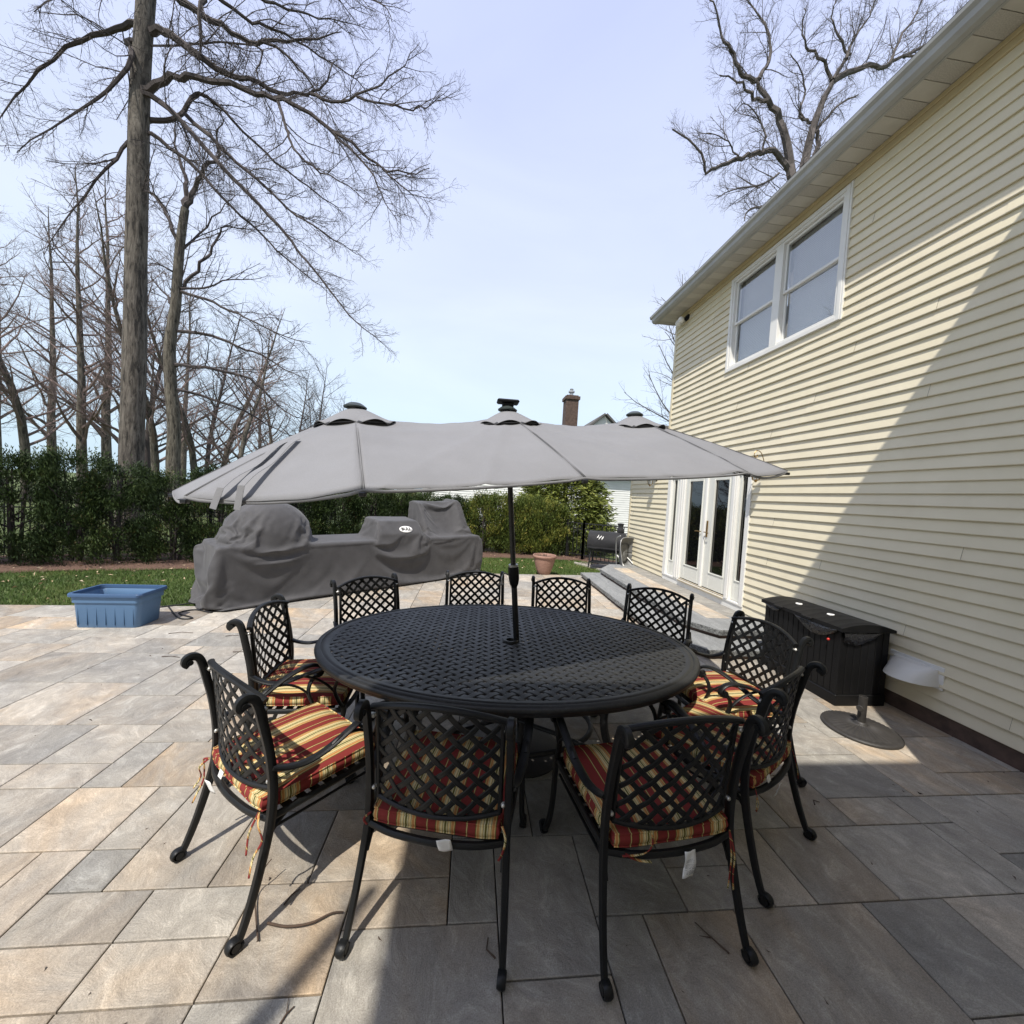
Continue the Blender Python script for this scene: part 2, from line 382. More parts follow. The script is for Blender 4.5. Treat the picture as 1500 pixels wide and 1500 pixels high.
    def build(s, name, mats, parent=None, smooth=False, angle=None, uv=None):
        me = bpy.data.meshes.new(name); me.from_pydata(s.v, [], s.f)
        if not isinstance(mats, (list, tuple)): mats = [mats]
        for m in mats: me.materials.append(m)
        if len(mats) > 1: me.polygons.foreach_set('material_index', s.m)
        if any(t is not None for t in s.tones):
            ca = me.color_attributes.new('tone', 'FLOAT_COLOR', 'CORNER'); buf = []
            for f, t in zip(s.f, s.tones):
                t = t or (1, 1, 1)
                buf += list((*t, 1))*len(f)
            ca.data.foreach_set('color', buf)
        if smooth:
            me.polygons.foreach_set('use_smooth', [True]*len(s.f))
            if angle is not None: me.set_sharp_from_angle(angle=R_(angle))
        if uv:
            ul = me.uv_layers.new(name='UVMap'); buf = []
            for p in me.polygons:
                for vi in p.vertices: buf += list(uv(me.vertices[vi].co, p.normal))
            ul.data.foreach_set('uv', buf)
        me.update()
        o = bpy.data.objects.new(name, me); C.objects.link(o)
        if parent is not None: o.parent = parent
        return o

def thing(name, label, cat, loc=(0, 0, 0), rz=0, group=None):
    o = bpy.data.objects.new(name, None); C.objects.link(o); o.empty_display_size = 0.1
    o.location = loc; o.rotation_euler = (0, 0, rz); tag(o, label, cat, group); return o
def tag(o, label, cat, group=None):
    o['label'] = label; o['category'] = cat
    if group: o['group'] = group
    return o
def struct(o): o['kind'] = 'structure'; return o
def dup(root, loc, rz, label=None, group=None, scale=None, skip=()):
    kids = {}
    for ob in C.objects:
        if ob.parent: kids.setdefault(ob.parent.name, []).append(ob)
    def cp(o, par):
        c = o.copy(); C.objects.link(c)
        if par is not None: c.parent = par
        for ch in kids.get(o.name, []):
            if ch.name.split('.')[0] in skip: continue
            cp(ch, c)
        return c
    r = cp(root, None); r.location = loc; r.rotation_euler = (0, 0, rz)
    if scale: r.scale = scale
    if label: r['label'] = label
    if group: r['group'] = group
    return r
def smooth_path(pts, sub=6):
    pts = [Vector(p) for p in pts]; out = []; L = len(pts)
    for i in range(L-1):
        p0 = pts[max(i-1, 0)]; p1 = pts[i]; p2 = pts[i+1]; p3 = pts[min(i+2, L-1)]
        for k in range(sub):
            t = k/sub
            out.append(0.5*((2*p1)+(p2-p0)*t+(2*p0-5*p1+4*p2-p3)*t*t+(3*p1-p0-3*p2+p3)*t**3))
    out.append(pts[-1]); return out

# ------------------------------------------------------------------ world + sun
SUN = Vector((0.33, 0.55, -1)).normalized()
w = bpy.data.worlds.new('World'); sc.world = w; w.use_nodes = True
nt = w.node_tree; bg = nt.nodes['Background']
sky = N(nt, 'ShaderNodeTexSky'); sky.sky_type = 'NISHITA'; sky.sun_disc = False
sky.sun_elevation = math.asin(-SUN.z); sky.sun_rotation = math.atan2(-SUN.x, -SUN.y)
sky.altitude = 50; sky.air_density = 1.0; sky.dust_density = 2.0; sky.ozone_density = 1.5
# a veil of thin high cloud over the blue
tc = N(nt, 'ShaderNodeTexCoord')
mp = N(nt, 'ShaderNodeMapping'); mp.inputs['Scale'].default_value = (1, 1, 3.0); nt.links.new(tc.outputs['Generated'], mp.inputs[0])
cl = N(nt, 'ShaderNodeTexNoise'); cl.inputs['Scale'].default_value = 1.6; cl.inputs['Detail'].default_value = 5; cl.inputs['Roughness'].default_value = 0.5
cl.inputs['Distortion'].default_value = 0.8
nt.links.new(mp.outputs[0], cl.inputs['Vector'])
cr = ramp(nt, cl.outputs['Fac'], [(0.3, (0.72,)*3), (0.7, (0.84,)*3)])
sep = N(nt, 'ShaderNodeSeparateXYZ'); nt.links.new(tc.outputs['Generated'], sep.inputs[0])
veil = ramp(nt, sep.outputs[2], [(0.0, (5.2, 6.9, 8.2)), (0.22, (6.5, 7.6, 9.0)), (0.42, (6.8, 7.5, 9.2)), (0.75, (5.6, 6.2, 8.8)), (1.0, (5.2, 5.8, 8.4))])
mixw = N(nt, 'ShaderNodeMix', data_type='RGBA'); nt.links.new(cr, mixw.inputs[0]); nt.links.new(sky.outputs[0], mixw.inputs[6]); nt.links.new(veil, mixw.inputs[7])
nt.links.new(mixw.outputs[2], bg.inputs[0]); bg.inputs[1].default_value = 0.105
sd = bpy.data.lights.new('sun', 'SUN'); sd.energy = 4.1; sd.angle = R_(0.53); sd.color = (1.0, 0.95, 0.87)
so = bpy.data.objects.new('sun', sd); C.objects.link(so); so.rotation_euler = SUN.to_track_quat('-Z', 'Y').to_euler(); so.location = (-4, -6, 12)
vs_ = sc.view_settings; vs_.view_transform = 'Standard'; vs_.look = 'None'; vs_.gamma = 1; vs_.exposure = 0.43; vs_.use_curve_mapping = False
sc.render.engine = 'CYCLES'

# ================================================================== GROUND
mb = MB(); S = 300
mb.add([(-S, -S, -0.06), (S, -S, -0.06), (S, S, -0.06), (-S, S, -0.06)], [(0, 1, 2, 3)])
struct(mb.build('ground', MAT['lawn']))
# patio outline (world xy)
PATIO = [(-12, -6), (3.745, -6), (3.745, 8.35), (-0.1, 8.0), (-3.5, 5.32), (-12, 4.75)]
def inside(x, y, poly=PATIO):
    r = False; n = len(poly)
    for i in range(n):
        x1, y1 = poly[i]; x2, y2 = poly[(i+1) % n]
        if (y1 > y) != (y2 > y) and x < (x2-x1)*(y-y1)/(y2-y1)+x1: r = not r
    return r
def clip(poly, a, b):
    # keep the part left of the line a->b
    out = []; n = len(poly)
    def d(p): return (b[0]-a[0])*(p[1]-a[1])-(b[1]-a[1])*(p[0]-a[0])
    for i in range(n):
        p, q = poly[i], poly[(i+1) % n]; dp, dq = d(p), d(q)
        if dp >= 0: out.append(p)
        if (dp >= 0) != (dq >= 0):
            t = dp/(dp-dq); out.append((p[0]+(q[0]-p[0])*t, p[1]+(q[1]-p[1])*t))
    return out
mb = MB()
mb.add([(x, y, -0.012) for x, y in PATIO], [tuple(range(len(PATIO)))])
struct(mb.build('joint_sand_bed', MAT['joint']))
UX, UY, OX, OY = 0.1945, 0.187, -0.0130, 1.434
known = {(-2, 0): (2, 1), (0, 0): (1, 2), (1, -1): (2, 3), (-2, -2): (3, 2), (-4, -1): (2, 2), (-6, 0): (2, 1), (-6, -1): (2, 1), (-7, 1): (2, 3), (-5, 1): (2, 2), (-3, 1): (3, 2),
         (3, 0): (2, 2), (5, 0): (2, 1), (5, 1): (2, 1), (7, 0): (1, 2), (8, 0): (2, 2), (4, -2): (2, 2), (3, -2): (1, 2), (6, -3): (3, 3), (9, -2): (2, 2), (1, -3): (2, 2), (0, 2): (2, 3), (2, 2): (3, 2),
         (-4, -3): (2, 2), (-6, -3): (2, 2), (-8, 0): (2, 1), (-9, -1): (3, 1), (-8, -3): (2, 2), (9, 2): (2, 2), (11, 2): (2, 1), (10, 0): (3, 2), (7, 2): (2, 2), (-9, 4): (3, 2), (-10, 6): (2, 2)}
occ = set(); slabs = []
for (i, j), (a, b) in known.items():
    cells = [(i+p, j+q) for p in range(a) for q in range(b)]
    if any(c in occ for c in cells): continue
    occ.update(cells); slabs.append((i, j, a, b))
rs = random.Random(3)
for j in range(-40, 38):
    for i in range(-62, 21):
        if (i, j) in occ: continue
        opts = [(3, 2), (2, 2), (2, 2), (3, 2), (2, 1), (2, 3), (1, 2), (3, 3), (1, 1)]
        rs.shuffle(opts); opts = sorted(opts[:4], key=lambda o: -o[0]*o[1]*rs.random())+[(2, 1), (1, 1)]
        for a, b in opts:
            cells = [(i+p, j+q) for p in range(a) for q in range(b)]
            if all(c not in occ for c in cells):
                occ.update(cells); slabs.append((i, j, a, b)); break
forced = {(-4, -1): (0.98, 0.2, 0.62), (1, -1): (0.2, 0.4, 0.5), (-2, 0): (0.75, 0.3, 0.55), (0, 0): (0.05, 0.7, 0.4), (4, -2): (0.8, 0.6, 0.35), (3, -2): (0.0, 0.5, 0.3), (6, -3): (0.55, 0.85, 0.35), (3, 0): (0.0, 0.35, 0.25), (9, -2): (0.1, 0.3, 0.3), (8, 0): (0.45, 0.9, 0.35), (-7, 1): (0.5, 0.6, 0.6), (-2, -2): (0.35, 0.8, 0.6)}
mb = MB(); g_ = 0.0028
for (i, j, a, b) in slabs:
    x0 = OX+i*UX+g_; x1 = OX+(i+a)*UX-g_; y0 = OY+j*UY+g_; y1 = OY+(j+b)*UY-g_
    poly = [(x0, y0), (x1, y0), (x1, y1), (x0, y1)]
    if not any(inside(*p) for p in poly): continue
    if not all(inside(*p) for p in poly):
        poly = clip(poly, (3.745, -6), (3.745, 8.35)) if x1 > 3.7 else poly
        if y1 > 4: 
            for k in (2, 4):
                if (k == 4 and x0 < -3.3) or (k == 2 and x1 > -0.2): poly = clip(poly, PATIO[k], PATIO[k+1]) if poly else poly
            if poly and -3.7 < x0 < 0.1: poly = clip(poly, PATIO[3], PATIO[4])
    if len(poly) < 3: continue
    cx = sum(p[0] for p in poly)/len(poly); cy = sum(p[1] for p in poly)/len(poly)
    mb.tone = forced.get((i, j), (rs.random()**1.3, rs.random(), rs.random()))
    dz = rs.uniform(-0.0007, 0.0007); n = len(poly); vs = []
    c_ = 0.003
    for (x, y) in poly:
        sx = c_ if x < cx else -c_; sy = c_ if y < cy else -c_
        vs += [(x+sx, y+sy, dz), (x, y, dz-0.0022), (x, y, -0.03)]
    fs = [tuple(3*k for k in range(n))]
    for k in range(n):
        k2 = (k+1) % n
        fs += [(3*k+1, 3*k2+1, 3*k2, 3*k), (3*k+2, 3*k2+2, 3*k2+1, 3*k+1)]
    mb.add(vs, fs)
patio = struct(mb.build('patio', MAT['paver']))

# steps up to the patio door
def slab_poly(poly, z0, z1, name, mats, parent, rough=0.012, inset=0.0):
    # slab with a rough rock-faced edge
    mb = MB(); n = len(poly); pts = []
    for k in range(n):
        a, b = poly[k], poly[(k+1) % n]; L = math.dist(a, b); m = max(1, int(L/0.03))
        for q in range(m): pts.append((a[0]+(b[0]-a[0])*q/m, a[1]+(b[1]-a[1])*q/m))
    cx = sum(p[0] for p in pts)/len(pts); cy = sum(p[1] for p in pts)/len(pts); L = len(pts); rows = 5; vs = []
    for r in range(rows):
        z = z0+(z1-z0)*r/(rows-1)
        for (x, y) in pts:
            d = Vector((x-cx, y-cy, 0)).normalized()
            k = noise.noise(Vector((x*14, y*14, z*22)))*rough*(1 if r < rows-1 else 0.4)
            if r == rows-1: k -= 0.006
            vs.append((x+d.x*k, y+d.y*k, z))
    fs = []
    for r in range(rows-1):
        for k in range(L):
            k2 = (k+1) % L; fs.append((r*L+k, r*L+k2, (r+1)*L+k2, (r+1)*L+k))
    mb.mi = 1; mb.add(vs, fs); mb.mi = 0
    mb.add(vs[-L:], [tuple(range(L))]); mb.add(vs[:L], [tuple(range(L-1, -1, -1))])
    return mb.build(name, mats, parent)
st = thing('door_steps', 'two wide grey stone steps with rough rock faced edges below the white patio doors', 'steps', (3.0, 5.5, 0))
def loc_(poly): return [(x-3.0, y-5.5) for x, y in poly]
low = [(2.30, 4.55), (2.34, 4.30), (2.62, 3.90), (3.74, 3.90), (3.74, 8.2), (2.34, 8.0)]
upp = [(2.70, 4.62), (2.95, 4.24), (3.74, 4.24), (3.74, 8.6), (3.15, 8.55), (2.72, 7.9)]
def shrink(poly, d):
    return [(x+(d if x < 3.7 else 0), y+(d if y < 6 else -d)) for x, y in poly]
slab_poly(loc_(shrink(low, 0.03)), 0.001, 0.045, 'riser', [MAT['step'], MAT['brick_dark']], st, 0.004)
slab_poly(loc_(low), 0.0455, 0.105, 'tread', [MAT['step'], MAT['rock_face']], st)
slab_poly(loc_(shrink(upp, 0.03)), 0.1055, 0.150, 'riser', [MAT['step'], MAT['brick_dark']], st, 0.004)
slab_poly(loc_(upp), 0.1505, 0.212, 'tread', [MAT['step'], MAT['rock_face']], st)
mb = MB()
for k, y in enumerate([4.7, 5.3, 5.75, 6.4, 7.0, 7.6]):
    y2 = [5.3, 5.75, 6.4, 7.0, 7.6, 8.1][k]
    mb.tone = (0.75 if k % 3 != 1 else 0.4, rs.random(), 0.9); mb.box(3.08-3, y+.003-5.5, 0.2, 3.40-3, y2-.003-5.5, 0.2155)
    mb.tone = (0.0, rs.random(), 0.1); mb.box(3.406-3, y+.1-5.5, 0.2, 3.735-3, y2+.094-5.5, 0.2150)
mb.build('inlay_pavers', MAT['paver'], st)

# ================================================================== CHAIRS
def lattice(mb, region, per, width, thick, surf, ang=45, step=None, weave=0.004, n=6, e=3.0):
    """diagonal basket weave: region(x,z)->bool in sheet coords, surf(x,z)->(pos, normal)"""
    x0, x1, z0, z1, inn = region
    step = step or per/4
    for fam in (1, -1):
        a = R_(ang); dx, dz = math.cos(a)*fam, math.sin(a); nx, nz = -dz, dx
        if nx < 0: nx, nz = -nx, -nz
        sp = per*abs(math.sin(a))
        cs = [x*nx+z*nz for x in (x0, x1) for z in (z0, z1)]
        k0, k1 = math.floor(min(cs)/sp), math.ceil(max(cs)/sp)
        for k in range(k0, k1+1):
            c = (k+0.5)*sp; run = []; T = (abs(x1-x0)+abs(z1-z0))
            cxm, czm = (x0+x1)/2, (z0+z1)/2
            bx, bz = nx*c, nz*c; tm = (cxm-bx)*dx+(czm-bz)*dz
            t = math.floor((tm-T)/step)*step
            while t < tm+T:
                x = bx+dx*t; z = bz+dz*t
                if inn(x, z):
                    # phase: number of crossings with other family
                    ox, oz = -dx, dz; ox, oz = (-oz, ox)
                    if ox < 0: ox, oz = -ox, -oz
                    co = (x*ox+z*oz)/sp-0.5
                    ph = math.cos(PI*(co+k))*fam
                    p, nn = surf(x, z); run.append((p+nn*(weave*ph), nn))
                else:
                    if len(run) > 1: emit(mb, run, width, thick)
                    run = []
                t += step
            if len(run) > 1: emit(mb, run, width, thick)
def emit(mb, run, width, thick):
    vs = []; L = len(run)
    for i, (p, nn) in enumerate(run):
        t = (run[min(i+1, L-1)][0]-run[max(i-1, 0)][0]).normalized()
        s_ = t.cross(nn).normalized()
        for (u, v) in ((-.5, 0.1), (-.36, .5), (.36, .5), (.5, 0.1), (.5, -.5), (-.5, -.5)):
            vs.append(p+s_*(u*width)+nn*(v*thick))
    fs = []
    for i in range(L-1):
        for k in range(6):
            k2 = (k+1) % 6; fs.append((i*6+k, (i+1)*6+k, (i+1)*6+k2, i*6+k2))
    fs.append(tuple(range(6))); fs.append(tuple((L-1)*6+k for k in range(5, -1, -1)))
    mb.add(vs, fs)

def back_y(x, z):   # seat back surface, local chair coords
    lean = -0.195-0.10*max(0, (z-0.48))**1.35-0.03*(z-0.48)
    return lean-0.045*(1-(x/0.235)**2)
def back_surf(x, z):
    p = Vector((x, back_y(x, z), z)); e = 0.004
    px = Vector((x+e, back_y(x+e, z), z)); pz = Vector((x, back_y(x, z+e), z+e))
    return p, (px-p).cross(pz-p).normalized()
def make_chair():
    t = thing('patio_chair', '', 'chair')
    leg_pts = smooth_path([(0, -0.318, 0.022), (0, -0.300, 0.060), (0, -0.268, 0.15), (0, -0.232, 0.28), (0, -0.208, 0.40), (0, -0.204, 0.52), (0, -0.220, 0.66), (0, -0.246, 0.78), (0, -0.263, 0.850), (0, -0.278, 0.882), (0, -0.300, 0.893), (0, -0.318, 0.886), (0, -0.322, 0.868), (0, -0.311, 0.858)], 5)
    for s_ in (-1, 1):
        mb = MB(); L = len(leg_pts)
        x = 0.262*s_
        pts = [Vector((x+s_*(0.022*max(0, (0.40-p.z)/0.4)), p.y, p.z)) for p in leg_pts]
        scl = [min(1.0, 0.76+0.013*i) for i in range(L)]
        mb.sweep(pts, 0.029, 0.031, (1, 0, 0), 10, 4.0, scl)
        c = pts[0]
        prof = smooth_path([(0, c.y+0.004, 0.045), (0, c.y-0.018, 0.046), (0, c.y-0.030, 0.030), (0, c.y-0.018, 0.010), (0, c.y+0.006, 0.008), (0, c.y+0.016, 0.024)], 4)
        mb.sweep([(c.x, p.y, p.z) for p in prof], 0.031, 0.013, (1, 0, 0), 8, 3)
        mb.sweep([(c.x-0.015, c.y-0.006, 0.026), (c.x+0.015, c.y-0.006, 0.026)], 0.029, 0.029, (0, 0, 1), 12, 2)
        e_ = pts[-1]; mb.sweep([(e_.x-0.018, e_.y+0.002, e_.z+0.013), (e_.x+0.018, e_.y+0.002, e_.z+0.013)], 0.022, 0.022, (0, 0, 1), 12, 2)
        # bracket web between leg and seat frame
        mb.sweep(smooth_path([(x*0.985, -0.226, 0.30), (x*0.975, -0.20, 0.345), (x*0.965, -0.15, 0.385), (x*0.96, -0.10, 0.398)], 4), 0.022, 0.014, (1, 0, 0), 6)
        mb.build('back_leg', MAT['cast_metal'], t, True, 50)
    for s_ in (-1, 1):
        mb = MB(); X0 = 0.278
        fp = smooth_path([(s_*0.300, 0.322, 0.020), (s_*0.298, 0.300, 0.050), (s_*0.292, 0.272, 0.13), (s_*0.288, 0.258, 0.24), (s_*0.284, 0.262, 0.34), (s_*0.280, 0.272, 0.395), (s_*0.278, 0.268, 0.43)], 5)
        mb.sweep(fp, 0.026, 0.027, (1, 0, 0), 10, 4)
        c = fp[0]
        prof = smooth_path([(0, c.y-0.004, 0.044), (0, c.y+0.018, 0.045), (0, c.y+0.030, 0.030), (0, c.y+0.018, 0.010), (0, c.y-0.006, 0.008), (0, c.y-0.014, 0.024)], 4)
        mb.sweep([(c.x, p.y, p.z) for p in prof], 0.034, 0.016, (1, 0, 0), 8, 3)
        mb.sweep([(c.x-0.016, c.y+0.006, 0.026), (c.x+0.016, c.y+0.006, 0.026)], 0.032, 0.032, (0, 0, 1), 12, 2)
        mb.build('front_leg', MAT['cast_metal'], t, True, 50)
    for s_ in (-1, 1):
        mb = MB()
        arm = smooth_path([(s_*0.268, -0.212, 0.600), (s_*0.276, -0.165, 0.578), (s_*0.288, -0.095, 0.566), (s_*0.300, -0.015, 0.582), (s_*0.308, 0.075, 0.620), (s_*0.309, 0.155, 0.650), (s_*0.305, 0.225, 0.662), (s_*0.300, 0.275, 0.652), (s_*0.298, 0.300, 0.625), (s_*0.297, 0.294, 0.600), (s_*0.297, 0.272, 0.594), (s_*0.297, 0.260, 0.610)], 5)
        mb.sweep(arm, 0.036, 0.017, (1, 0, 0), 10, 3.2)
        mb.sweep([(s_*0.297-0.019, 0.277, 0.613), (s_*0.297+0.019, 0.277, 0.613)], 0.030, 0.030, (0, 0, 1), 12, 2)
        sup = smooth_path([(s_*0.279, 0.266, 0.42), (s_*0.282, 0.238, 0.47), (s_*0.288, 0.222, 0.52), (s_*0.294, 0.232, 0.565), (s_*0.297, 0.258, 0.596)], 5)
        mb.sweep(sup, 0.026, 0.018, (1, 0, 0), 8, 3)
        br = smooth_path([(s_*0.286, 0.228, 0.505), (s_*0.296, 0.180, 0.560), (s_*0.304, 0.115, 0.600), (s_*0.306, 0.040, 0.612), (s_*0.304, 0.000, 0.596)], 5)
        mb.sweep(br, 0.018, 0.012, (1, 0, 0), 8, 3)
        mb.build('armrest', MAT['cast_metal'], t, True, 50)
    mb = MB()
    topz = lambda x: 0.848+0.050*(1-(x/0.235)**2)
    botz = lambda x: 0.500-0.018*(1-(x/0.235)**2)
    inn = lambda x, z: abs(x) < 0.230 and botz(x) < z < topz(x)
    lattice(mb, (-0.235, 0.235, 0.48, 0.90, inn), 0.0760, 0.0200, 0.0046, back_surf, 44, 0.0100, 0.0024)
    xs = [-0.232+0.464*i/24 for i in range(25)]
    mb.sweep([(x*1.09, back_y(x, topz(x)), topz(x)+0.004) for x in xs], 0.026, 0.022, (0, 1, 0), 10, 2.4)
    mb.sweep([(x, back_y(x, botz(x)), botz(x)-0.003) for x in xs], 0.020, 0.018, (0, 1, 0), 8, 2.6)
    for s_ in (-1, 1):
        zs = [0.497+(0.852-0.497)*i/14 for i in range(15)]
        mb.sweep([(s_*0.231, back_y(s_*0.231, z), z) for z in zs], 0.018, 0.018, (1, 0, 0), 8, 2.8)
    bk = mb.build('backrest', MAT['cast_metal'], t, True, 20)
    for s_ in (-1, 1):
        for z in (0.535, 0.825):
            mb = MB()
            y = back_y(0.235*s_, z); x = 0.246*s_
            mb.sweep([(x-0.018*s_, y-0.004, z), (x+0.014*s_, y-0.004, z)], 0.012, 0.012, (0, 0, 1), 8, 2); mb.ball((x-0.002*s_, y-0.014, z), 0.0085, 6)
            mb.build('bolt', MAT['bolt'], t, True)
    mb = MB()
    fr = [(-0.272, 0.262), (-0.20, 0.283), (-0.1, 0.297), (0, 0.302), (0.1, 0.297), (0.20, 0.283), (0.272, 0.262)]
    mb.sweep(smooth_path([(x, y, 0.400) for x, y in fr], 3), 0.024, 0.026, (0, 0, 1), 8, 3.4)
    rr = [(-0.255, -0.210), (-0.17, -0.238), (-0.08, -0.250), (0, -0.254), (0.08, -0.250), (0.17, -0.238), (0.255, -0.210)]
    mb.sweep(smooth_path([(x, y, 0.396) for x, y in rr], 3), 0.026, 0.026, (0, 0, 1), 8, 3.0)
    for s_ in (-1, 1):
        mb.sweep([(s_*0.258, -0.21, 0.397), (s_*0.268, 0, 0.399), (s_*0.273, 0.262, 0.400)], 0.022, 0.026, (1, 0, 0), 8, 3.4)
        mb.sweep([(s_*0.254, -0.20, 0.352), (s_*0.262, 0, 0.350), (s_*0.270, 0.24, 0.352)], 0.012, 0.010, (1, 0, 0), 6, 3)
    for k in range(9):
        y = -0.21+0.055*k; mb.box(-0.26, y, 0.392, 0.26, y+0.036, 0.398)
    mb.build('seat_frame', MAT['cast_metal'], t, True, 45)
    return t
CHAIRS = [  # back-feet midpoint, facing direction, label, cushion label
    (-0.922, 1.606, (0.645, 0.765), 'black armchair in full sun at the front left of the oval table', 'striped cushion with long hanging ties on the sunlit front left armchair'),
    (-0.083, 1.350, (0.21, 0.977), 'black armchair seen from behind at the near side, left of the two', 'striped cushion with small square white tag folded up behind the chair back'),
    (0.800, 1.278, (-0.115, 0.993), 'black armchair seen from behind at the near side, right of the two', 'striped cushion with a long printed white tag hanging down behind'),
    (1.510, 1.640, (-0.53, 0.85), 'black armchair between the front right one and the one before the storage bin', 'half sunlit striped cushion at the front right corner of the table'),
    (1.965, 2.365, (-0.985, -0.10), 'black armchair facing left, between the table end and the black storage bin', 'striped cushion on the armchair in front of the black storage bin'),
    (-1.205, 2.450, (0.995, 0.06), 'black armchair facing right at the left end of the table', 'striped cushion on the armchair facing right at the left end of the table'),
    (-0.830, 3.300, (0.64, -0.77), 'black armchair at the far side, leftmost of four, before the grey covers', None),
    (0.065, 3.690, (0.10, -0.99), 'black armchair at the far side of the table, just left of the umbrella pole', None),
    (0.862, 3.540, (-0.06, -1.0), 'black armchair at the far side just right of the pole, below the flower pot', None),
    (1.650, 3.225, (-0.60, -0.80), 'black armchair at the far right corner, in front of the stone steps', None)]
chair0 = make_chair()

# ---- cushion: own thing, tied on
def make_cushion():
    mb = MB(); hx, hy, th = 0.247, 0.243, 0.062; n = 22
    def P(u, v, top):
        x = (u*2-1); y = (v*2-1)
        # rounded-square plan, front a bit wider
        X = x*hx*(1+0.04*y); Y = y*hy
        r = (abs(x)**6+abs(y)**6)**(1/6)
        k = min(1, r)
        f = 1-0.35*max(0, abs(x)*abs(y)-0.72)**1.0*0.35
        X *= f; Y *= f
        z = (0.5*th if top else -0.5*th)
        dome = (1-abs(x)**2.6)*(1-abs(y)**2.6)*(0.020 if top else -0.004)
        wr = 0.0035*noise.noise(Vector((X*13, Y*13, 3.1+top)))*(1-k**6)
        pinch = -0.010*k**10*(1 if top else -0.6)
        return (X, Y, z+dome+wr+pinch)
    mb.grid(lambda u, v: P(u, v, 1), n, n)
    mb.grid(lambda u, v: P(u, v, 0), n, n, True)
    # boxing with slight puff
    def ring(s_):
        s_ = s_*4 % 4; k = int(s_); t = s_-k
        return [(t, 0), (1, t), (1-t, 1), (0, 1-t)][k]
    def B(u, v):
        a, b = ring(u); p1 = Vector(P(a, b, 1)); p0 = Vector(P(a, b, 0)); p = p0.lerp(p1, v)
        c = Vector((p.x, p.y, 0)).normalized(); puff = 0.010*math.sin(PI*v)+0.0022*noise.noise(Vector((p.x*22, p.y*22, p.z*40)))
        return p+c*puff
    mb.grid(B, 88, 6)
    def uv(co, no):
        if abs(no.z) > 0.75: return (co.x+0.5, co.y)
        if abs(no.x) > abs(no.y): return (co.y+0.537, co.z)
        return (co.x+0.5, co.z)
    # piping cords, pinched along the top and bottom edges
    for top in (1, 0):
        pts = []
        for i in range(96):
            a, b = ring(i/96); p = Vector(P(a, b, top)); c = Vector((p.x, p.y, 0)).normalized(); pts.append(p+c*0.003)
        mb.sweep(pts, 0.007, 0.007, (0, 0, 1), 6, 2, closed=True)
    o = mb.build('seat_cushion', MAT['stripe'], None, True, 60, uv)
    o.location.z = 0.447
    return o
def cord(pts, par, r=0.0032):
    mb = MB(); mb.sweep(smooth_path(pts, 5), r*2.6, r*1.1, (1, 0.3, 0), 6, 3)
    return mb.build('tie', MAT['stripe'], par, True, None, lambda co, no: (co.z*1.3+co.x, co.y))
cush0 = make_cushion()
def add_tag(par, kind):
    mb = MB()
    if kind == 'long':
        x0, w_, y = 0.015, 0.045, -0.286
        mb.grid(lambda u, v: (x0+w_*u-0.004*v, y-0.004-0.006*math.sin(v*3)-0.003*math.sin(u*5+v*7), -0.030-0.098*v), 4, 12)
        tg = mb.build('care_tag', MAT['white_cloth'], par, True)
        sol = tg.modifiers.new('s', 'SOLIDIFY'); sol.thickness = 0.0008
        m2 = MB(); rr = random.Random(5)
        for k in range(13):
            v = 0.30+k*0.043; zz = -0.030-0.098*v; x = x0+0.006-0.004*v
            if k in (3, 8): continue
            while x < x0+w_-0.010:
                l = rr.uniform(0.003, 0.008); h = 0.0013 if k < 7 else 0.0022
                yy = y-0.0062-0.006*math.sin(v*3)-0.003*math.sin((x-x0)/w_*5+v*7)
                m2.add([(x, yy, zz), (x+l, yy, zz), (x+l, yy, zz+h), (x, yy, zz+h)], [(0, 1, 2, 3)]); x += l+0.0015
        m2.build('tag_print', MAT['print'], tg)
    else:
        a = 0.12 if kind == 'square' else 0.0
        sgn = Vector((math.cos(a), 0, math.sin(a))); up = Vector((-math.sin(a), -0.3, math.cos(a)))
        o_ = Vector((0.03, -0.282, -0.062)) if kind == 'square' else Vector((-0.12, -0.285, -0.082))
        mb.grid(lambda u, v: tuple(o_+sgn*(0.050*u)+up*(0.052*v)+Vector((0, -0.004*math.sin(u*4+v*2), 0))), 5, 5)
        if kind == 'loop':
            mb.grid(lambda u, v: (o_.x+0.004+0.034*u, o_.y+0.022+0.012*v, o_.z+0.035+0.035*v), 3, 3)
        tg = mb.build('care_tag', MAT['white_cloth'], par, True)
        sol = tg.modifiers.new('s', 'SOLIDIFY'); sol.thickness = 0.0008
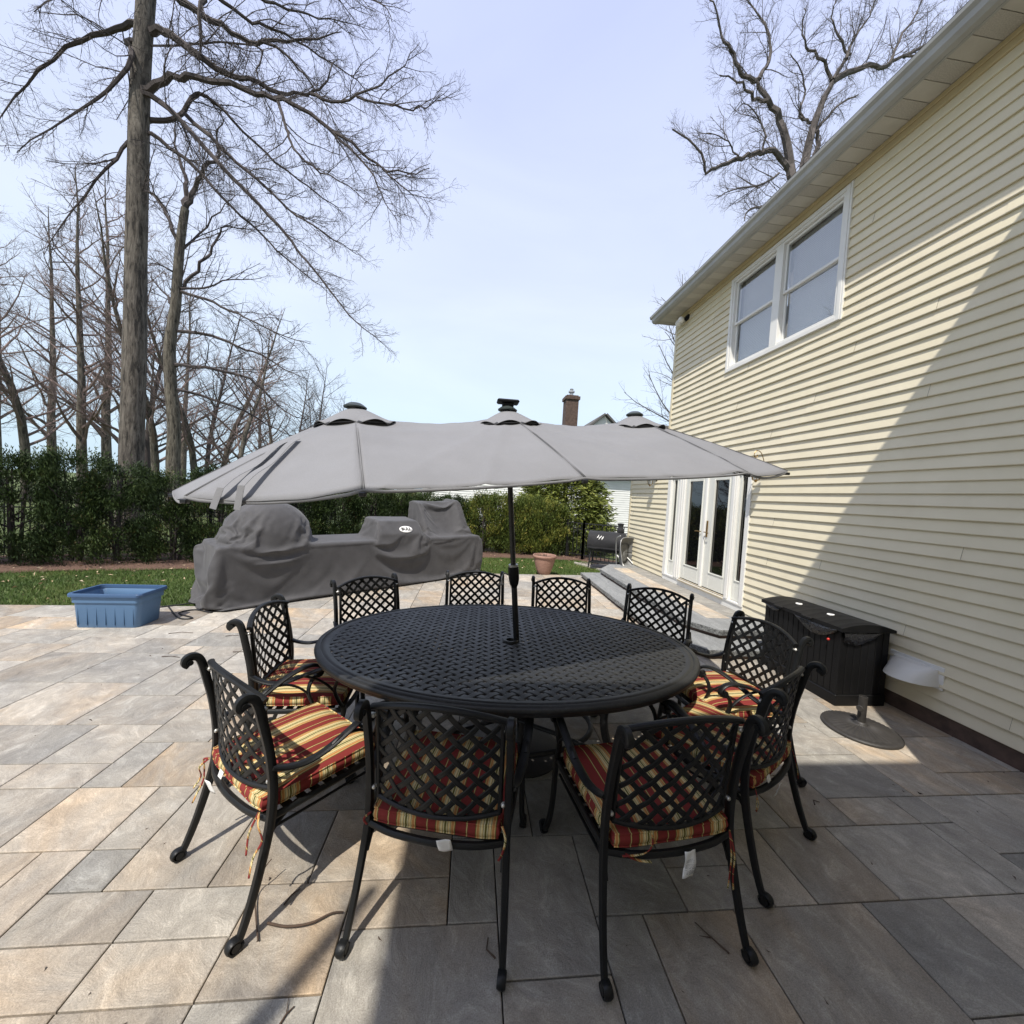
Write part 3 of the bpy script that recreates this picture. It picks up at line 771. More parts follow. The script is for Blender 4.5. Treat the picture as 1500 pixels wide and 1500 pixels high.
def ties(par, kind):
    z0 = -0.02
    if kind == 0:    # long knotted ones on both rear corners
        cord([(-0.235, -0.25, z0), (-0.262, -0.262, -0.03), (-0.275, -0.255, -0.075), (-0.262, -0.262, -0.125), (-0.272, -0.28, -0.175), (-0.262, -0.30, -0.205)], par)
        cord([(-0.235, -0.25, z0), (-0.268, -0.275, -0.06), (-0.290, -0.262, -0.12), (-0.300, -0.285, -0.165)], par)
        cord([(0.235, -0.25, z0), (0.275, -0.268, -0.04), (0.292, -0.262, -0.09), (0.282, -0.285, -0.14), (0.300, -0.305, -0.19)], par)
        cord([(0.235, -0.25, z0), (0.222, -0.272, -0.08), (0.212, -0.275, -0.12), (0.226, -0.285, -0.165)], par)
    elif kind == 1:
        cord([(0.245, -0.235, 0.02), (0.262, -0.262, -0.005), (0.254, -0.268, -0.05), (0.242, -0.272, -0.075)], par)
        cord([(-0.245, -0.235, 0.0), (-0.262, -0.258, -0.01), (-0.252, -0.252, -0.035)], par)
    elif kind == 2:
        cord([(-0.10, -0.262, 0.025), (-0.105, -0.272, -0.01), (-0.14, -0.275, -0.03), (-0.215, -0.268, -0.034)], par)
        cord([(-0.20, -0.262, -0.035), (-0.16, -0.272, -0.052), (-0.105, -0.276, -0.064)], par)
        cord([(0.240, -0.245, z0), (0.232, -0.272, -0.09), (0.224, -0.28, -0.15), (0.215, -0.285, -0.205)], par)
        cord([(0.240, -0.245, z0), (0.244, -0.274, -0.09), (0.236, -0.282, -0.16), (0.240, -0.285, -0.215)], par)
    else:
        cord([(0.240, -0.245, z0), (0.236, -0.272, -0.09), (0.240, -0.28, -0.15)], par)
        cord([(-0.235, -0.25, z0), (-0.262, -0.275, -0.06), (-0.240, -0.262, -0.11), (-0.225, -0.255, -0.06)], par)
cushions = []
for i, (bx, by, f, lab, clab) in enumerate(CHAIRS):
    L = math.hypot(*f); f = (f[0]/L, f[1]/L)
    cx, cy = bx+f[0]*0.265, by+f[1]*0.265; rz = math.atan2(-f[0], f[1])
    if i == 0: o = chair0; o.location = (cx, cy, 0); o.rotation_euler = (0, 0, rz); o['label'] = lab; o['group'] = 'armchairs around the oval table'
    else: dup(chair0, (cx, cy, 0), rz, lab, 'armchairs around the oval table')
    if clab:
        c = cush0 if i == 0 else cush0.copy()
        if i: C.objects.link(c)
        c.location = (cx+f[0]*0.012, cy+f[1]*0.012, 0.447); c.rotation_euler = (0, 0, rz)
        tag(c, clab, 'cushion', 'striped seat cushions'); cushions.append(c)
for k, (c, tg, ti) in enumerate(zip(cushions, ['loop', 'square', 'long', 'loop', None, None], [0, 1, 2, 3, None, 3])):
    if tg: add_tag(c, tg)
    if ti is not None: ties(c, ti)

# ================================================================== TABLE
TX, TY, TA, TB = 0.285, 2.43, 1.165, 0.80
tb = thing('dining_table', 'large oval black metal table with woven top and umbrella pole through it', 'table', (TX, TY, 0), R_(-2.5))
mb = MB()
def tsurf(x, z): return Vector((x, z, 0.722)), Vector((0, 0, 1))
ia, ib = TA-0.065, TB-0.065
inn = lambda x, y: (x/ia)**2+(y/ib)**2 < 1 and (x*x+y*y) > 0.045**2
lattice(mb, (-ia, ia, -ib, ib, inn), 0.0780, 0.0345, 0.006, tsurf, 38, 0.0110, 0.0022)
mb.build('lattice_top', MAT['table_metal'], tb, True, 20)
mb = MB(); n = 140
prof = [(-0.082, 0.716), (-0.080, 0.726), (-0.060, 0.731), (-0.044, 0.7315), (-0.041, 0.7285), (-0.036, 0.7285), (-0.033, 0.733), (-0.012, 0.732), (-0.003, 0.726), (0.0, 0.716), (-0.003, 0.704), (-0.010, 0.700), (-0.010, 0.690), (-0.018, 0.682), (-0.05, 0.684), (-0.082, 0.700), (-0.082, 0.716)]
vs = []; fs = []
for (r, z) in prof:
    for k in range(n):
        q = 2*PI*k/n; vs.append(((TA+r)*math.cos(q), (TB+r)*math.sin(q), z))
for i in range(len(prof)-1):
    for k in range(n):
        k2 = (k+1) % n; fs.append((i*n+k, i*n+k2, (i+1)*n+k2, (i+1)*n+k))
mb.add(vs, [f[::-1] for f in fs]); 
mb.build('rim', MAT['table_metal'], tb, True, 50)
mb = MB()
mb.lathe([(0.028, 0.735), (0.044, 0.737), (0.05, 0.733), (0.05, 0.712), (0.028, 0.712), (0.028, 0.735)], 0, 0, 28)
mb.build('hole_ring', MAT['table_metal'], tb, True, 40)
for sx in (-1, 1):
    for sy in (-1, 1):
        mb = MB()
        p = smooth_path([(sx*0.70, sy*0.44, 0.024), (sx*0.685, sy*0.43, 0.07), (sx*0.62, sy*0.385, 0.17), (sx*0.55, sy*0.335, 0.30), (sx*0.53, sy*0.325, 0.44), (sx*0.57, sy*0.355, 0.57), (sx*0.66, sy*0.43, 0.67), (sx*0.72, sy*0.47, 0.692)], 6)
        mb.sweep(p, 0.045, 0.040, (-sy*0.45, sx*0.7, 0), 10, 3.2)
        mb.lathe([(0.001, 0.0), (0.026, 0.001), (0.034, 0.012), (0.028, 0.03), (0.018, 0.036)], sx*0.70, sy*0.44, 16)
        q = smooth_path([(sx*0.535, sy*0.33, 0.40), (sx*0.45, sy*0.28, 0.55), (sx*0.36, sy*0.22, 0.66), (sx*0.28, sy*0.17, 0.70)], 5)
        mb.sweep(q, 0.024, 0.02, (-sy*0.45, sx*0.7, 0), 8, 3)
        mb.build('leg', MAT['table_metal'], tb, True, 50)
mb = MB()
mb.sweep([(0.545*math.cos(a), 0.335*math.sin(a), 0.205) for a in [2*PI*k/48 for k in range(48)]], 0.03, 0.03, (0, 0, 1), 8, 3, closed=True)
mb.sweep([(-0.60, -0.365, 0.21), (-0.3, -0.16, 0.225), (0.0, 0.0, 0.23), (0.3, 0.16, 0.225), (0.60, 0.365, 0.21)], 0.026, 0.026, (0, 0, 1), 8, 3)
mb.sweep([(-0.60, 0.365, 0.212), (-0.3, 0.16, 0.226), (-0.08, 0.04, 0.231)], 0.026, 0.026, (0, 0, 1), 8, 3)
mb.sweep([(0.60, -0.365, 0.212), (0.3, -0.16, 0.226), (0.08, -0.04, 0.231)], 0.026, 0.026, (0, 0, 1), 8, 3)
mb.build('stretcher', MAT['table_metal'], tb, True, 50)
mb = MB()
for y in (-0.42, 0.42): mb.box(-0.82, y-0.015, 0.688, 0.82, y+0.015, 0.712)
for x in (-0.62, 0, 0.62): mb.box(x-0.015, -0.6, 0.690, x+0.015, 0.6, 0.7115)
mb.build('apron_bars', MAT['table_metal'], tb)

# ================================================================== UMBRELLA
um = thing('patio_umbrella', 'long grey triple vent patio umbrella leaning to the left over the oval table', 'umbrella', (0.395, 2.44, 0))
UO = Vector((0.395, 2.44, 0))
UC = Vector((0.225, 2.44, 0)); UA = Vector((0.96, 0.28, 0)); UB = Vector((0.28, -0.96, 0))
RISE = 0.36
def rimz(u, v): return 1.752+0.107*u-0.05*v+0.032*(1-(u/1.75)**2)
def up(u, v, h):  # h in 0..1 height share of the rise
    p = UC+UA*u+UB*v; p.z = rimz(u, v)+RISE*h
    # the whole frame leans a little with the pole
    p.x -= 0.04*h; return p-UO
HUBS = (-0.872, 0.0, 0.965)
W_ = 0.86
def ends(s_): 
    h = HUBS[0] if s_ < 0 else HUBS[2]
    if s_ < 0: return [(h, W_), (h-0.585, 0.55), (h-0.81, 0.0), (h-0.585, -0.55), (h, -W_)]
    return [(h, W_), (h+0.65, 0.635), (h+0.90, 0.0), (h+0.65, -0.635), (h, -W_)]
RH = 0.135   # vent opening radius
def rib_h(t): # t 0 at hub .. 1 at rim: cloth height share, slightly convex
    return (1-t)*(1+0.16*t)
mb = MB()
def panel(h1, r1, h2, r2, nu=14, nv=18, sag=0.02):
    # patch between rib (h1->r1) and rib (h2->r2)
    def fn(a, t):
        p1 = (h1[0]+(r1[0]-h1[0])*t, h1[1]+(r1[1]-h1[1])*t); p2 = (h2[0]+(r2[0]-h2[0])*t, h2[1]+(r2[1]-h2[1])*t)
        u = p1[0]+(p2[0]-p1[0])*a; v = p1[1]+(p2[1]-p1[1])*a
        span = math.dist(p1, p2)
        k0 = RH/0.87; hgt = rib_h(k0+(1-k0)*t)
        s_ = sag*4*a*(1-a)*min(1.6, span/0.5)
        # hem pulled in between the tips
        if t > 0.9: k = (t-0.9)/0.1; cu = 4*a*(1-a)*0.015*k*min(1.5, span); v *= (1-cu)
        wr = 0.008*noise.noise(Vector((u*5, v*5, 1)))+0.0045*noise.noise(Vector((u*3.2+v*9, v*2.5, 7)))
        if span > 0.8: wr += 0.004*math.sin(t*22+a*3)*math.exp(-((a-0.15)/0.2)**2)*(1-t)
        crease = 0.0016*(math.exp(-(a/0.03)**2)+math.exp(-((1-a)/0.03)**2))
        q = up(u, v, hgt); q.z += -s_+wr+crease; return q
    mb.grid(fn, nu, nv)
for s_ in (-1, 1):
    hu = HUBS[0] if s_ < 0 else HUBS[2]; E_ = ends(s_)
    for i in range(4):
        a, b = E_[i], E_[i+1]
        if s_ < 0: a, b = a, b
        def hp(r, k=RH): 
            d = math.hypot(r[0]-hu, r[1]); return (hu+(r[0]-hu)*k/d, r[1]*k/d)
        if s_ < 0: panel(hp(b), b, hp(a), a)
        else: panel(hp(a), a, hp(b), b)
# middle panels hub-to-hub, split by the slanted seams of the centre hub
for sv in (1, -1):
    for s_ in (-1, 1):
        hu = HUBS[0] if s_ < 0 else HUBS[2]
        A1 = ((hu, RH*sv), (hu, W_*sv)); C1 = ((0, RH*sv), (0, W_*sv))
        def fn(a, t, A1=A1, C1=C1, s_=s_, sv=sv, hu=hu):
            x = A1[0][0]+(C1[0][0]-A1[0][0])*a; 
            v = (RH*0.0+(W_)*t)*sv
            d = abs(a)                                   # 0 outer hub, 1 centre
            ridge = 0.058*math.sin(PI*a)**0.8*(1-t)**1.3          # dip between the hubs
            h_ = rib_h(t); q = up(x, v*(1-0.010*4*a*(1-a)*max(0, (t-0.9)/0.1)), h_)
            wr = 0.007*noise.noise(Vector((x*5, v*5, 2)))+0.0025*noise.noise(Vector((x*16, v*5, 4)))
            wr += 0.0055*math.sin(26*t+2.5*a)*math.exp(-((a-0.2)/0.22)**2)*math.exp(-((t-0.22)/0.2)**2)
            # slanted creases running from the centre hub
            for k, am in ((0.50, 0.006), (0.93, 0.005)):
                line = 1-(t*k)
                wr += am*math.exp(-((a-line)/0.022)**2)*min(1, t*4)
            crease = 0.0016*(math.exp(-(a/0.025)**2)+math.exp(-((1-a)/0.025)**2))
            q.z += -ridge-0.012*4*a*(1-a)*t+wr+crease; return q
        mb.grid(fn, 40, 30, flip=(s_*sv < 0))
mb.mi = 1
for hi, hu in enumerate(HUBS):
    for rr_ in [ends(-1), [(0, W_), (0, -W_)], ends(1)][hi]:
        for o_ in (-0.004, 0.004):
            pts = []
            for k in range(2, 15):
                t = k/14; dd_ = math.hypot(rr_[0]-hu, rr_[1]); q = up(hu+(rr_[0]-hu)*t, rr_[1]*t, rib_h(t)); q.z += 0.0035; q += UA*(o_*rr_[1]/dd_)-UB*(o_*(rr_[0]-hu)/dd_); pts.append(q)
            mb.tube(pts, 0.0008, 0.0008, 4)
mb.mi = 0
canopy = mb.build('canopy', [MAT['canopy'], simple('seam_thread', (0.15, 0.15, 0.155), 0.9)], um, True)
sol = canopy.modifiers.new('s', 'SOLIDIFY'); sol.thickness = 0.0025; sol.offset = -1
# hem, seams
mb = MB()
rimpts = ends(-1)+ends(1)[::-1]
rimpts = [(HUBS[0], W_), (0, W_), (HUBS[2], W_), ends(1)[1], ends(1)[2], ends(1)[3], (HUBS[2], -W_), (0, -W_), (HUBS[0], -W_), ends(-1)[3], ends(-1)[2], ends(-1)[1]]
hemp = []
for i in range(12):
    a, b = rimpts[i], rimpts[(i+1) % 12]
    span = math.dist(a, b)
    for k in range(12):
        t = k/12; f = 4*t*(1-t)
        u = a[0]+(b[0]-a[0])*t; v = a[1]+(b[1]-a[1])*t
        big = abs(a[0]-b[0]) > 0.8
        q = up(u, v*(1-(0.010 if big else 0.015)*f), 0); q.z += -(0.012 if big else 0.02*min(1.6, span/0.5))*f+0.005*math.exp(-((min(t, 1-t))/0.02)**2)-0.008; hemp.append(q)
mb.sweep(hemp, 0.013, 0.0035, (0, 0, 1), 6, 3, closed=True)
mb.build('hem', MAT['canopy'], um, True)
# vents with scalloped edges
for hi, hu in enumerate(HUBS):
    mb = MB(); VR = 0.205
    def fn(a, t):
        q = 2*PI*a; r = 0.035+(VR-0.035)*t
        lobe = abs(math.sin(4*q+0.3)); 
        p = up(hu+r*math.cos(q), r*math.sin(q), rib_h(min(1, r/0.87)))
        p.z += 0.034-0.034*t**1.5+0.024*lobe*t**5
        return p
    mb.grid(fn, 96, 10)
    vt = mb.build('vent', MAT['canopy'], um, True); s2 = vt.modifiers.new('s', 'SOLIDIFY'); s2.thickness = 0.002
    mb = MB()
    def fn2(a, t):
        q = 2*PI*a; r = 0.10+(VR+0.0-0.10)*t
        p = up(hu+r*math.cos(q), r*math.sin(q), rib_h(min(1, r/0.87))); p.z += 0.012-0.006*t; return p
    mb.grid(fn2, 48, 3)
    mb.build('vent_gap_shade', MAT['cover_black'], um, True)  # black sheet painted in for the shade in the vent gap
    mb = MB(); c0 = up(hu, 0, 1.0)
    mb.lathe([(0.001, c0.z+0.052), (0.030, c0.z+0.051), (0.044, c0.z+0.043), (0.060, c0.z+0.031), (0.058, c0.z+0.024), (0.001, c0.z+0.023)], c0.x, c0.y, 24)
    mb.build('finial_cap', simple('cap_%s' % 'plastic', (0.04, 0.05, 0.047), 0.4) if hi == 0 else bpy.data.materials['cap_plastic'], um, True, 40)
mb = MB(); c0 = up(0, 0, 1)
mb.bbox(c0.x-0.068, c0.y-0.05, c0.z+0.070, c0.x+0.068, c0.y+0.05, c0.z+0.088, 0.008)
mb.bbox(c0.x-0.035, c0.y-0.03, c0.z+0.045, c0.x+0.035, c0.y+0.03, c0.z+0.071, 0.005)
mb.build('solar_panel', MAT['black_plastic'], um)
# ribs and struts
mb_dummy = None
pole_top = up(0, 0, 1.0)
def on_pole(z): 
    t = z/pole_top.z; return Vector((pole_top.x*t, 0, z))
for hi, hu in enumerate(HUBS):
    rims = [ends(-1), [(0, W_), (0, -W_)], ends(1)][hi]
    for r in rims:
        mb = MB(); pts = []
        for k in range(7):
            t = k/6; u = hu+(r[0]-hu)*t; v = r[1]*t; q = up(u, v, rib_h(t)); q.z -= 0.016; pts.append(q)
        mb.sweep(pts, 0.012, 0.016, (0, 0, 1), 6, 4)
        d = math.hypot(r[0]-hu, r[1]); tipd = Vector(pts[-1])-Vector(pts[-2]); tipd.normalize()
        mb.bbox(pts[-1].x-0.012, pts[-1].y-0.012, pts[-1].z-0.008, pts[-1].x+0.012, pts[-1].y+0.012, pts[-1].z+0.008, 0.003)
        low = up(hu, 0, 0.45); mid = pts[3]
        mb.sweep([low, mid], 0.010, 0.012, (0, 0, 1), 6, 4)
        mb.build('rib', MAT['pole'], um, True, 40)
mb = MB()
mb.sweep([up(HUBS[0], 0, 0.66), up(0, 0, 0.66), up(HUBS[2], 0, 0.66)], 0.03, 0.03, (0, 0, 1), 8, 3)
for hu in (HUBS[0], HUBS[2]): mb.sweep([up(hu, 0, 0.42), up(hu, 0, 0.97)], 0.03, 0.03, (1, 0, 0), 8, 3)
mb.sweep([up(0, 0, 0.1), up(HUBS[0]*0.85, 0, 0.90)], 0.016, 0.02, (0, 1, 0), 6, 3)
mb.sweep([up(0, 0, 0.1), up(HUBS[2]*0.85, 0, 0.90)], 0.016, 0.02, (0, 1, 0), 6, 3)
mb.build('support_arm', MAT['pole'], um, True, 40)
mb = MB()
mb.tube([on_pole(0.03), on_pole(1.12)], 0.0185, 0.0185, 20, True)
mb.tube([on_pole(1.12), on_pole(pole_top.z+0.06)], 0.0165, 0.0165, 20, True)
mb.build('pole', MAT['pole'], um, True, 40)
mb = MB(); a = on_pole(1.07); b = on_pole(1.20)
mb.sweep([a, on_pole(1.09), on_pole(1.12), on_pole(1.18), b], 0.066, 0.075, (1, 0, 0), 12, 3.2, scales=[0.55, 0.8, 1.0, 1.02, 0.95])
crank = mb.build('crank_housing', MAT['black_plastic'], um, True, 35)
mb = MB(); mb.sweep([on_pole(1.198)+Vector((0, 0, 0)), on_pole(1.214)], 0.060, 0.068, (1, 0, 0), 12, 3)
mb.build('collar', MAT['steel'], crank, True, 35)
mb = MB(); h0 = on_pole(1.15)+Vector((-0.035, -0.02, 0))
mb.sweep(smooth_path([h0, h0+Vector((-0.03, -0.01, 0.01)), h0+Vector((-0.042, -0.012, -0.03)), h0+Vector((-0.03, -0.012, -0.06))], 4), 0.010, 0.010, (0, 1, 0), 8, 2)
mb.tube([h0+Vector((-0.03, -0.012, -0.055)), h0+Vector((-0.062, -0.014, -0.058))], 0.007, 0.007, 8, True)
mb.build('crank_handle', MAT['steel'], crank, True, 35)
mb = MB(); mb.lathe([(0.001, 0.0), (0.25, 0.001), (0.26, 0.02), (0.20, 0.04), (0.06, 0.06), (0.03, 0.07), (0.03, 0.28), (0.021, 0.285)], 0.0, 0.0, 36)
mb.build('foot_plate', MAT['base_iron'], um, True, 40)
# tie straps lying on the cloth and hanging over the hem
for (sa, sb, hang) in (((-1.165, 0.285), (-1.335, 0.615), (-0.030, -0.075)), ((-1.12, 0.30), (-1.265, 0.652), (-0.010, -0.085))):
    mb = MB(); n = 16; pts = []
    for k in range(n+1):
        t = k/n; u = sa[0]+(sb[0]-sa[0])*t; v = sa[1]+(sb[1]-sa[1])*t
        r = math.hypot(u-HUBS[0], v); rr = 0.785; q = up(u, v, rib_h(min(1, r/rr))); q.z += 0.014+0.008*math.sin(t*9); pts.append(q)
    e = pts[-1]
    for k in range(1, 5): pts.append(Vector((e.x+hang[0]*k/4*0.6, e.y-0.01*k/4, e.z+hang[1]*(k/4))))
    mb.sweep(pts, 0.026, 0.0025, (1.0, -0.15, 0.0), 6, 4)
    mb.build('tie_strap', MAT['canopy'], um, True, 40)

# ================================================================== HOUSE
WX = 3.75
hs = thing('house', 'two storey house with cream clapboard siding, white patio doors and a long grey gutter', 'house', (WX, 4.0, 0))
HO = Vector((WX, 4.0, 0))
def hb(mb): 
    mb.v = [(v[0]-HO.x, v[1]-HO.y, v[2]) for v in mb.v]; return mb
WIN = (3.835, 5.705, 3.685, 5.07); DOOR = (4.93, 7.20, 0.20, 2.30)
rs = random.Random(11)
def siding_on(mb, y0, y1, z0, z1, holes, step=0.1016, axis='x', X=WX, sgn=-1):
    """lap courses; wall plane at X facing sgn; axis 'x': runs along y"""
    z = z0; row = 0
    while z < z1-0.01:
        zt = min(z+step, z1); spans = [(y0, y1)]
        for (a, b, c, d) in holes:
            if d > z+0.01 and c < zt-0.01:
                ns = []
                for (p, q) in spans:
                    if b <= p or a >= q: ns.append((p, q)); continue
                    if a > p: ns.append((p, a))
                    if b < q: ns.append((b, q))
                spans = ns
        lastt = y0
        parts = [(p, q, z, zt) for p, q in spans]
        for (a, b, c, d) in holes:
            if z < c-0.012 and zt > c+0.001: parts.append((a, b, z, c))
            if z < d and zt > d+0.012: parts.append((a, b, d, zt))
        for (p, q, z_, zt_) in parts:
            cuts = [p]; t = p-rs.uniform(0, 3.6) if row % 2 == 0 else p-1.83-0.7*(row % 5)
            t += 3.66
            while t < q:
                if t > p: cuts.append(t)
                t += 3.66
            cuts.append(q)
            for k in range(len(cuts)-1):
                a, b = cuts[k], cuts[k+1]; o = sgn*0.0025*((k+row//2) % 2); tn = rs.uniform(0.975, 1.02)
                mb.tone = (tn, tn, tn*rs.uniform(0.985, 1.01))
                bo = X+sgn*0.023+o; to = X+sgn*0.003+o
                def V(y, x, zz): return (x, y, zz) if axis == 'x' else (y, x, zz)
                ms = [(X+sgn*0.001, z_), (bo-sgn*0.002, z_-0.002), (bo, z_+0.004), (to, zt_)]
                vs = [V(a, x, zz) for x, zz in ms]+[V(b, x, zz) for x, zz in ms]
                mb.add(vs, [(i, i+4, i+5, i+1) for i in range(3)])
        z = zt; row += 1
mb = MB()
siding_on(mb, 1.12, 9.0, 0.13, 2.8732, [DOOR, (2.0, 3.7, 0, 0.0)])
siding_on(mb, 1.12, 7.34, 2.8732, 5.20, [WIN])
siding_on(mb, 2.45, 3.75, 0.13, 5.2, [], axis='y', X=1.12, sgn=1)        # near bay, facing the patio
siding_on(mb, -1.0, 1.12, 0.13, 5.2, [], X=2.45)
siding_on(mb, -1.36, 2.45, 0.13, 5.2, [], axis='y', X=-1.0, sgn=1)        # wing behind the terrace
siding_on(mb, -6.0, -1.0, 0.13, 5.2, [], X=-1.36)
wall_sid = hb(mb).build('siding', MAT['siding'], hs)
mb = MB()
mb.box(WX+0.001, 1.0, 0.0, WX+0.2, DOOR[0], 2.9); mb.box(WX+0.001, DOOR[1], 0.0, WX+0.2, 9.0, 2.9); mb.box(WX+0.001, DOOR[0], 2.30, WX+0.2, DOOR[1], 2.9); mb.box(WX+0.001, DOOR[0], 0.0, WX+0.2, DOOR[1], 0.19)
mb.box(WX+0.001, 1.0, 2.9, WX+0.2, WIN[0], 5.25); mb.box(WX+0.001, WIN[1], 2.9, WX+0.2, 7.34, 5.25); mb.box(WX+0.001, WIN[0], 2.9, WX+0.2, WIN[1], WIN[2]); mb.box(WX+0.001, WIN[0], WIN[3], WX+0.2, WIN[1], 5.25)
mb.box(WX+0.2, 8.8, 0, 9, 9.0, 2.9); mb.box(WX+0.2, 7.14, 2.9, 9, 7.34, 5.25); mb.box(WX+1.5, 1.5, 0, WX+1.6, 8.8, 5.2)
mb.box(2.451, -1.0, 0, 2.6, 1.119, 5.25); mb.box(2.6, 1.0, 0, WX, 1.119, 5.25); mb.box(-1.359, -1.15, 0, 2.451, -1.001, 5.25); mb.box(-1.359, -6, 0, -1.21, -1.15, 5.25)
hb(mb).build('wall', MAT['interior'], hs)
mb = MB()
mb.box(WX-0.012, 1.12, -0.02, WX+0.1, 9.0, 0.128)
hb(mb).build('foundation', MAT['brick_dark'], hs)
# corner posts and trim
mb = MB()
mb.bbox(WX-0.024, 7.30, 2.9, WX+0.07, 7.375, 5.19, 0.004); mb.bbox(WX-0.024, 8.95, 0.12, WX+0.07, 9.03, 2.9, 0.004)
mb.bbox(-1.39, -1.06, 0.12, -1.31, -0.976, 5.19, 0.004); mb.bbox(2.42, 1.05, 0.12, 2.5, 1.145, 5.19, 0.004)
hb(mb).build('corner_trim', MAT['cream_trim'], hs)
mb = MB(); mb.bbox(WX-0.030, 1.14, 5.10, WX, 7.34, 5.198, 0.006); mb.bbox(WX-0.045, 1.14, 5.155, WX-0.0305, 7.34, 5.198, 0.004)
hb(mb).build('frieze_board', MAT['frieze'], hs)
# soffit of alternating plain and perforated strips
EX = 3.42   # outer edge of the eave
mb = MB(); y = 1.13; k = 0
while y < 7.62:
    y2 = min(y+0.155, 7.62); mb.mi = 1 if k % 2 else 0
    mb.box(EX, y+0.003, 5.20, WX+0.05, y2-0.003, 5.206); y = y2; k += 1
mb.mi = 0; mb.box(EX, 1.12, 5.2075, WX+0.1, 7.62, 5.23)
mb.box(2.1, -0.7, 5.20, 2.45, 1.45, 5.23); mb.box(2.45, 1.12, 5.20, EX, 1.45, 5.23); mb.box(-1.9, -1.0, 5.2, 2.12, -0.7, 5.23); mb.box(-1.9, -6, 5.2, -1.37, -1.0, 5.23)
hb(mb).build('soffit', [MAT['soffit'], MAT['soffit_vent']], hs)
mb = MB()
def gut(y0, y1):
    prof = [(EX, 5.19), (EX-0.045, 5.195), (EX-0.075, 5.225), (EX-0.082, 5.27), (EX-0.108, 5.295), (EX-0.112, 5.322), (EX-0.100, 5.322), (EX-0.096, 5.30), (EX, 5.30)]
    n = len(prof); vs = [(x, y0, z) for x, z in prof]+[(x, y1, z) for x, z in prof]
    mb.add(vs, [(i, i+1, n+i+1, n+i) for i in range(n-1)]+[tuple(range(n)), tuple(range(2*n-1, n-1, -1))])
gut(1.45, 4.4); gut(4.403, 7.62)
mb.box(EX-0.001, 1.45, 5.185, EX+0.02, 7.62, 5.34)
mb.box(2.05, -0.7, 5.19, 2.12, 1.47, 5.33); mb.box(-1.93, -0.76, 5.19, 2.12, -0.70, 5.33); mb.box(-1.95, -6, 5.19, -1.89, -0.70, 5.33); mb.box(2.1, 1.45, 5.19, EX, 1.50, 5.33)
hb(mb).build('gutter', MAT['gutter'], hs)
mb = MB()
def slab4(a, b, c, d, t=0.06):
    a, b, c, d = [Vector(q) for q in (a, b, c, d)]; n = (b-a).cross(d-a).normalized()
    if n.z < 0: n = -n
    mb.add([a, b, c, d, a+n*t, b+n*t, c+n*t, d+n*t], [(0, 1, 2, 3), (7, 6, 5, 4), (0, 4, 5, 1), (1, 5, 6, 2), (2, 6, 7, 3), (3, 7, 4, 0)])
slab4((EX-0.06, 1.2, 5.305), (EX-0.06, 7.72, 5.305), (7.5, 7.72, 7.1), (7.5, 1.2, 7.1))
slab4((11.5, 1.2, 5.305), (11.5, 7.72, 5.305), (7.51, 7.72, 7.1), (7.51, 1.2, 7.1))
slab4((WX-0.35, 7.40, 3.12), (WX-0.35, 9.35, 2.82), (8, 9.35, 2.82), (8, 7.40, 3.12))
slab4((2.02, -0.68, 5.335), (2.02, 1.5, 5.335), (3.9, 1.5, 5.75), (3.9, -0.68, 5.75))
slab4((-1.93, -0.70, 5.335), (2.1, -0.70, 5.335), (2.1, -3.5, 6.6), (-1.93, -3.5, 6.6))
hb(mb).build('roof', MAT['shingle'], hs)
mb = MB(); mb.box(WX-0.30, 9.02, 2.74, 8, 9.33, 2.76); mb.box(WX-0.33, 7.40, 2.72, WX-0.30, 9.35, 2.86); mb.box(WX-0.30, 7.4, 2.745, WX, 9.02, 2.755)
mb.box(EX+0.03, 7.56, 5.21, WX+3, 7.62, 5.30)
hb(mb).build('fascia', MAT['soffit'], hs)

# upstairs window: two double-hung units side by side
wy0, wy1, wz0, wz1 = WIN
def frame_box(mb, y0, y1, z0, z1, wl, wr, wb, wt, x0, x1, b=0.003):
    mb.bbox(x0, y0, z0, x1, y0+wl, z1, b); mb.bbox(x0, y1-wr, z0, x1, y1, z1, b)
    mb.bbox(x0, y0+wl+0.0005, z0, x1, y1-wr-0.0005, z0+wb, b); mb.bbox(x0, y0+wl+0.0005, z1-wt, x1, y1-wr-0.0005, z1, b)
mb = MB()
frame_box(mb, wy0, wy1, wz0, wz1, 0.045, 0.045, 0.05, 0.045, WX-0.040, WX+0.08)
frame_box(mb, wy0+0.046, wy1-0.046, wz0+0.051, wz1-0.046, 0.035, 0.035, 0.03, 0.03, WX-0.028, WX+0.08)
ym = (wy0+wy1)/2+0.0
mb.bbox(WX-0.034, ym-0.062, wz0+0.052, WX+0.08, ym+0.062, wz1-0.047, 0.004)
mb.bbox(WX-0.0345, wy0-0.02, wz0-0.006, WX-0.002, wy0-0.0005, wz1+0.012, 0.003)
win = hb(mb).build('window', MAT['white_vinyl'], hs)
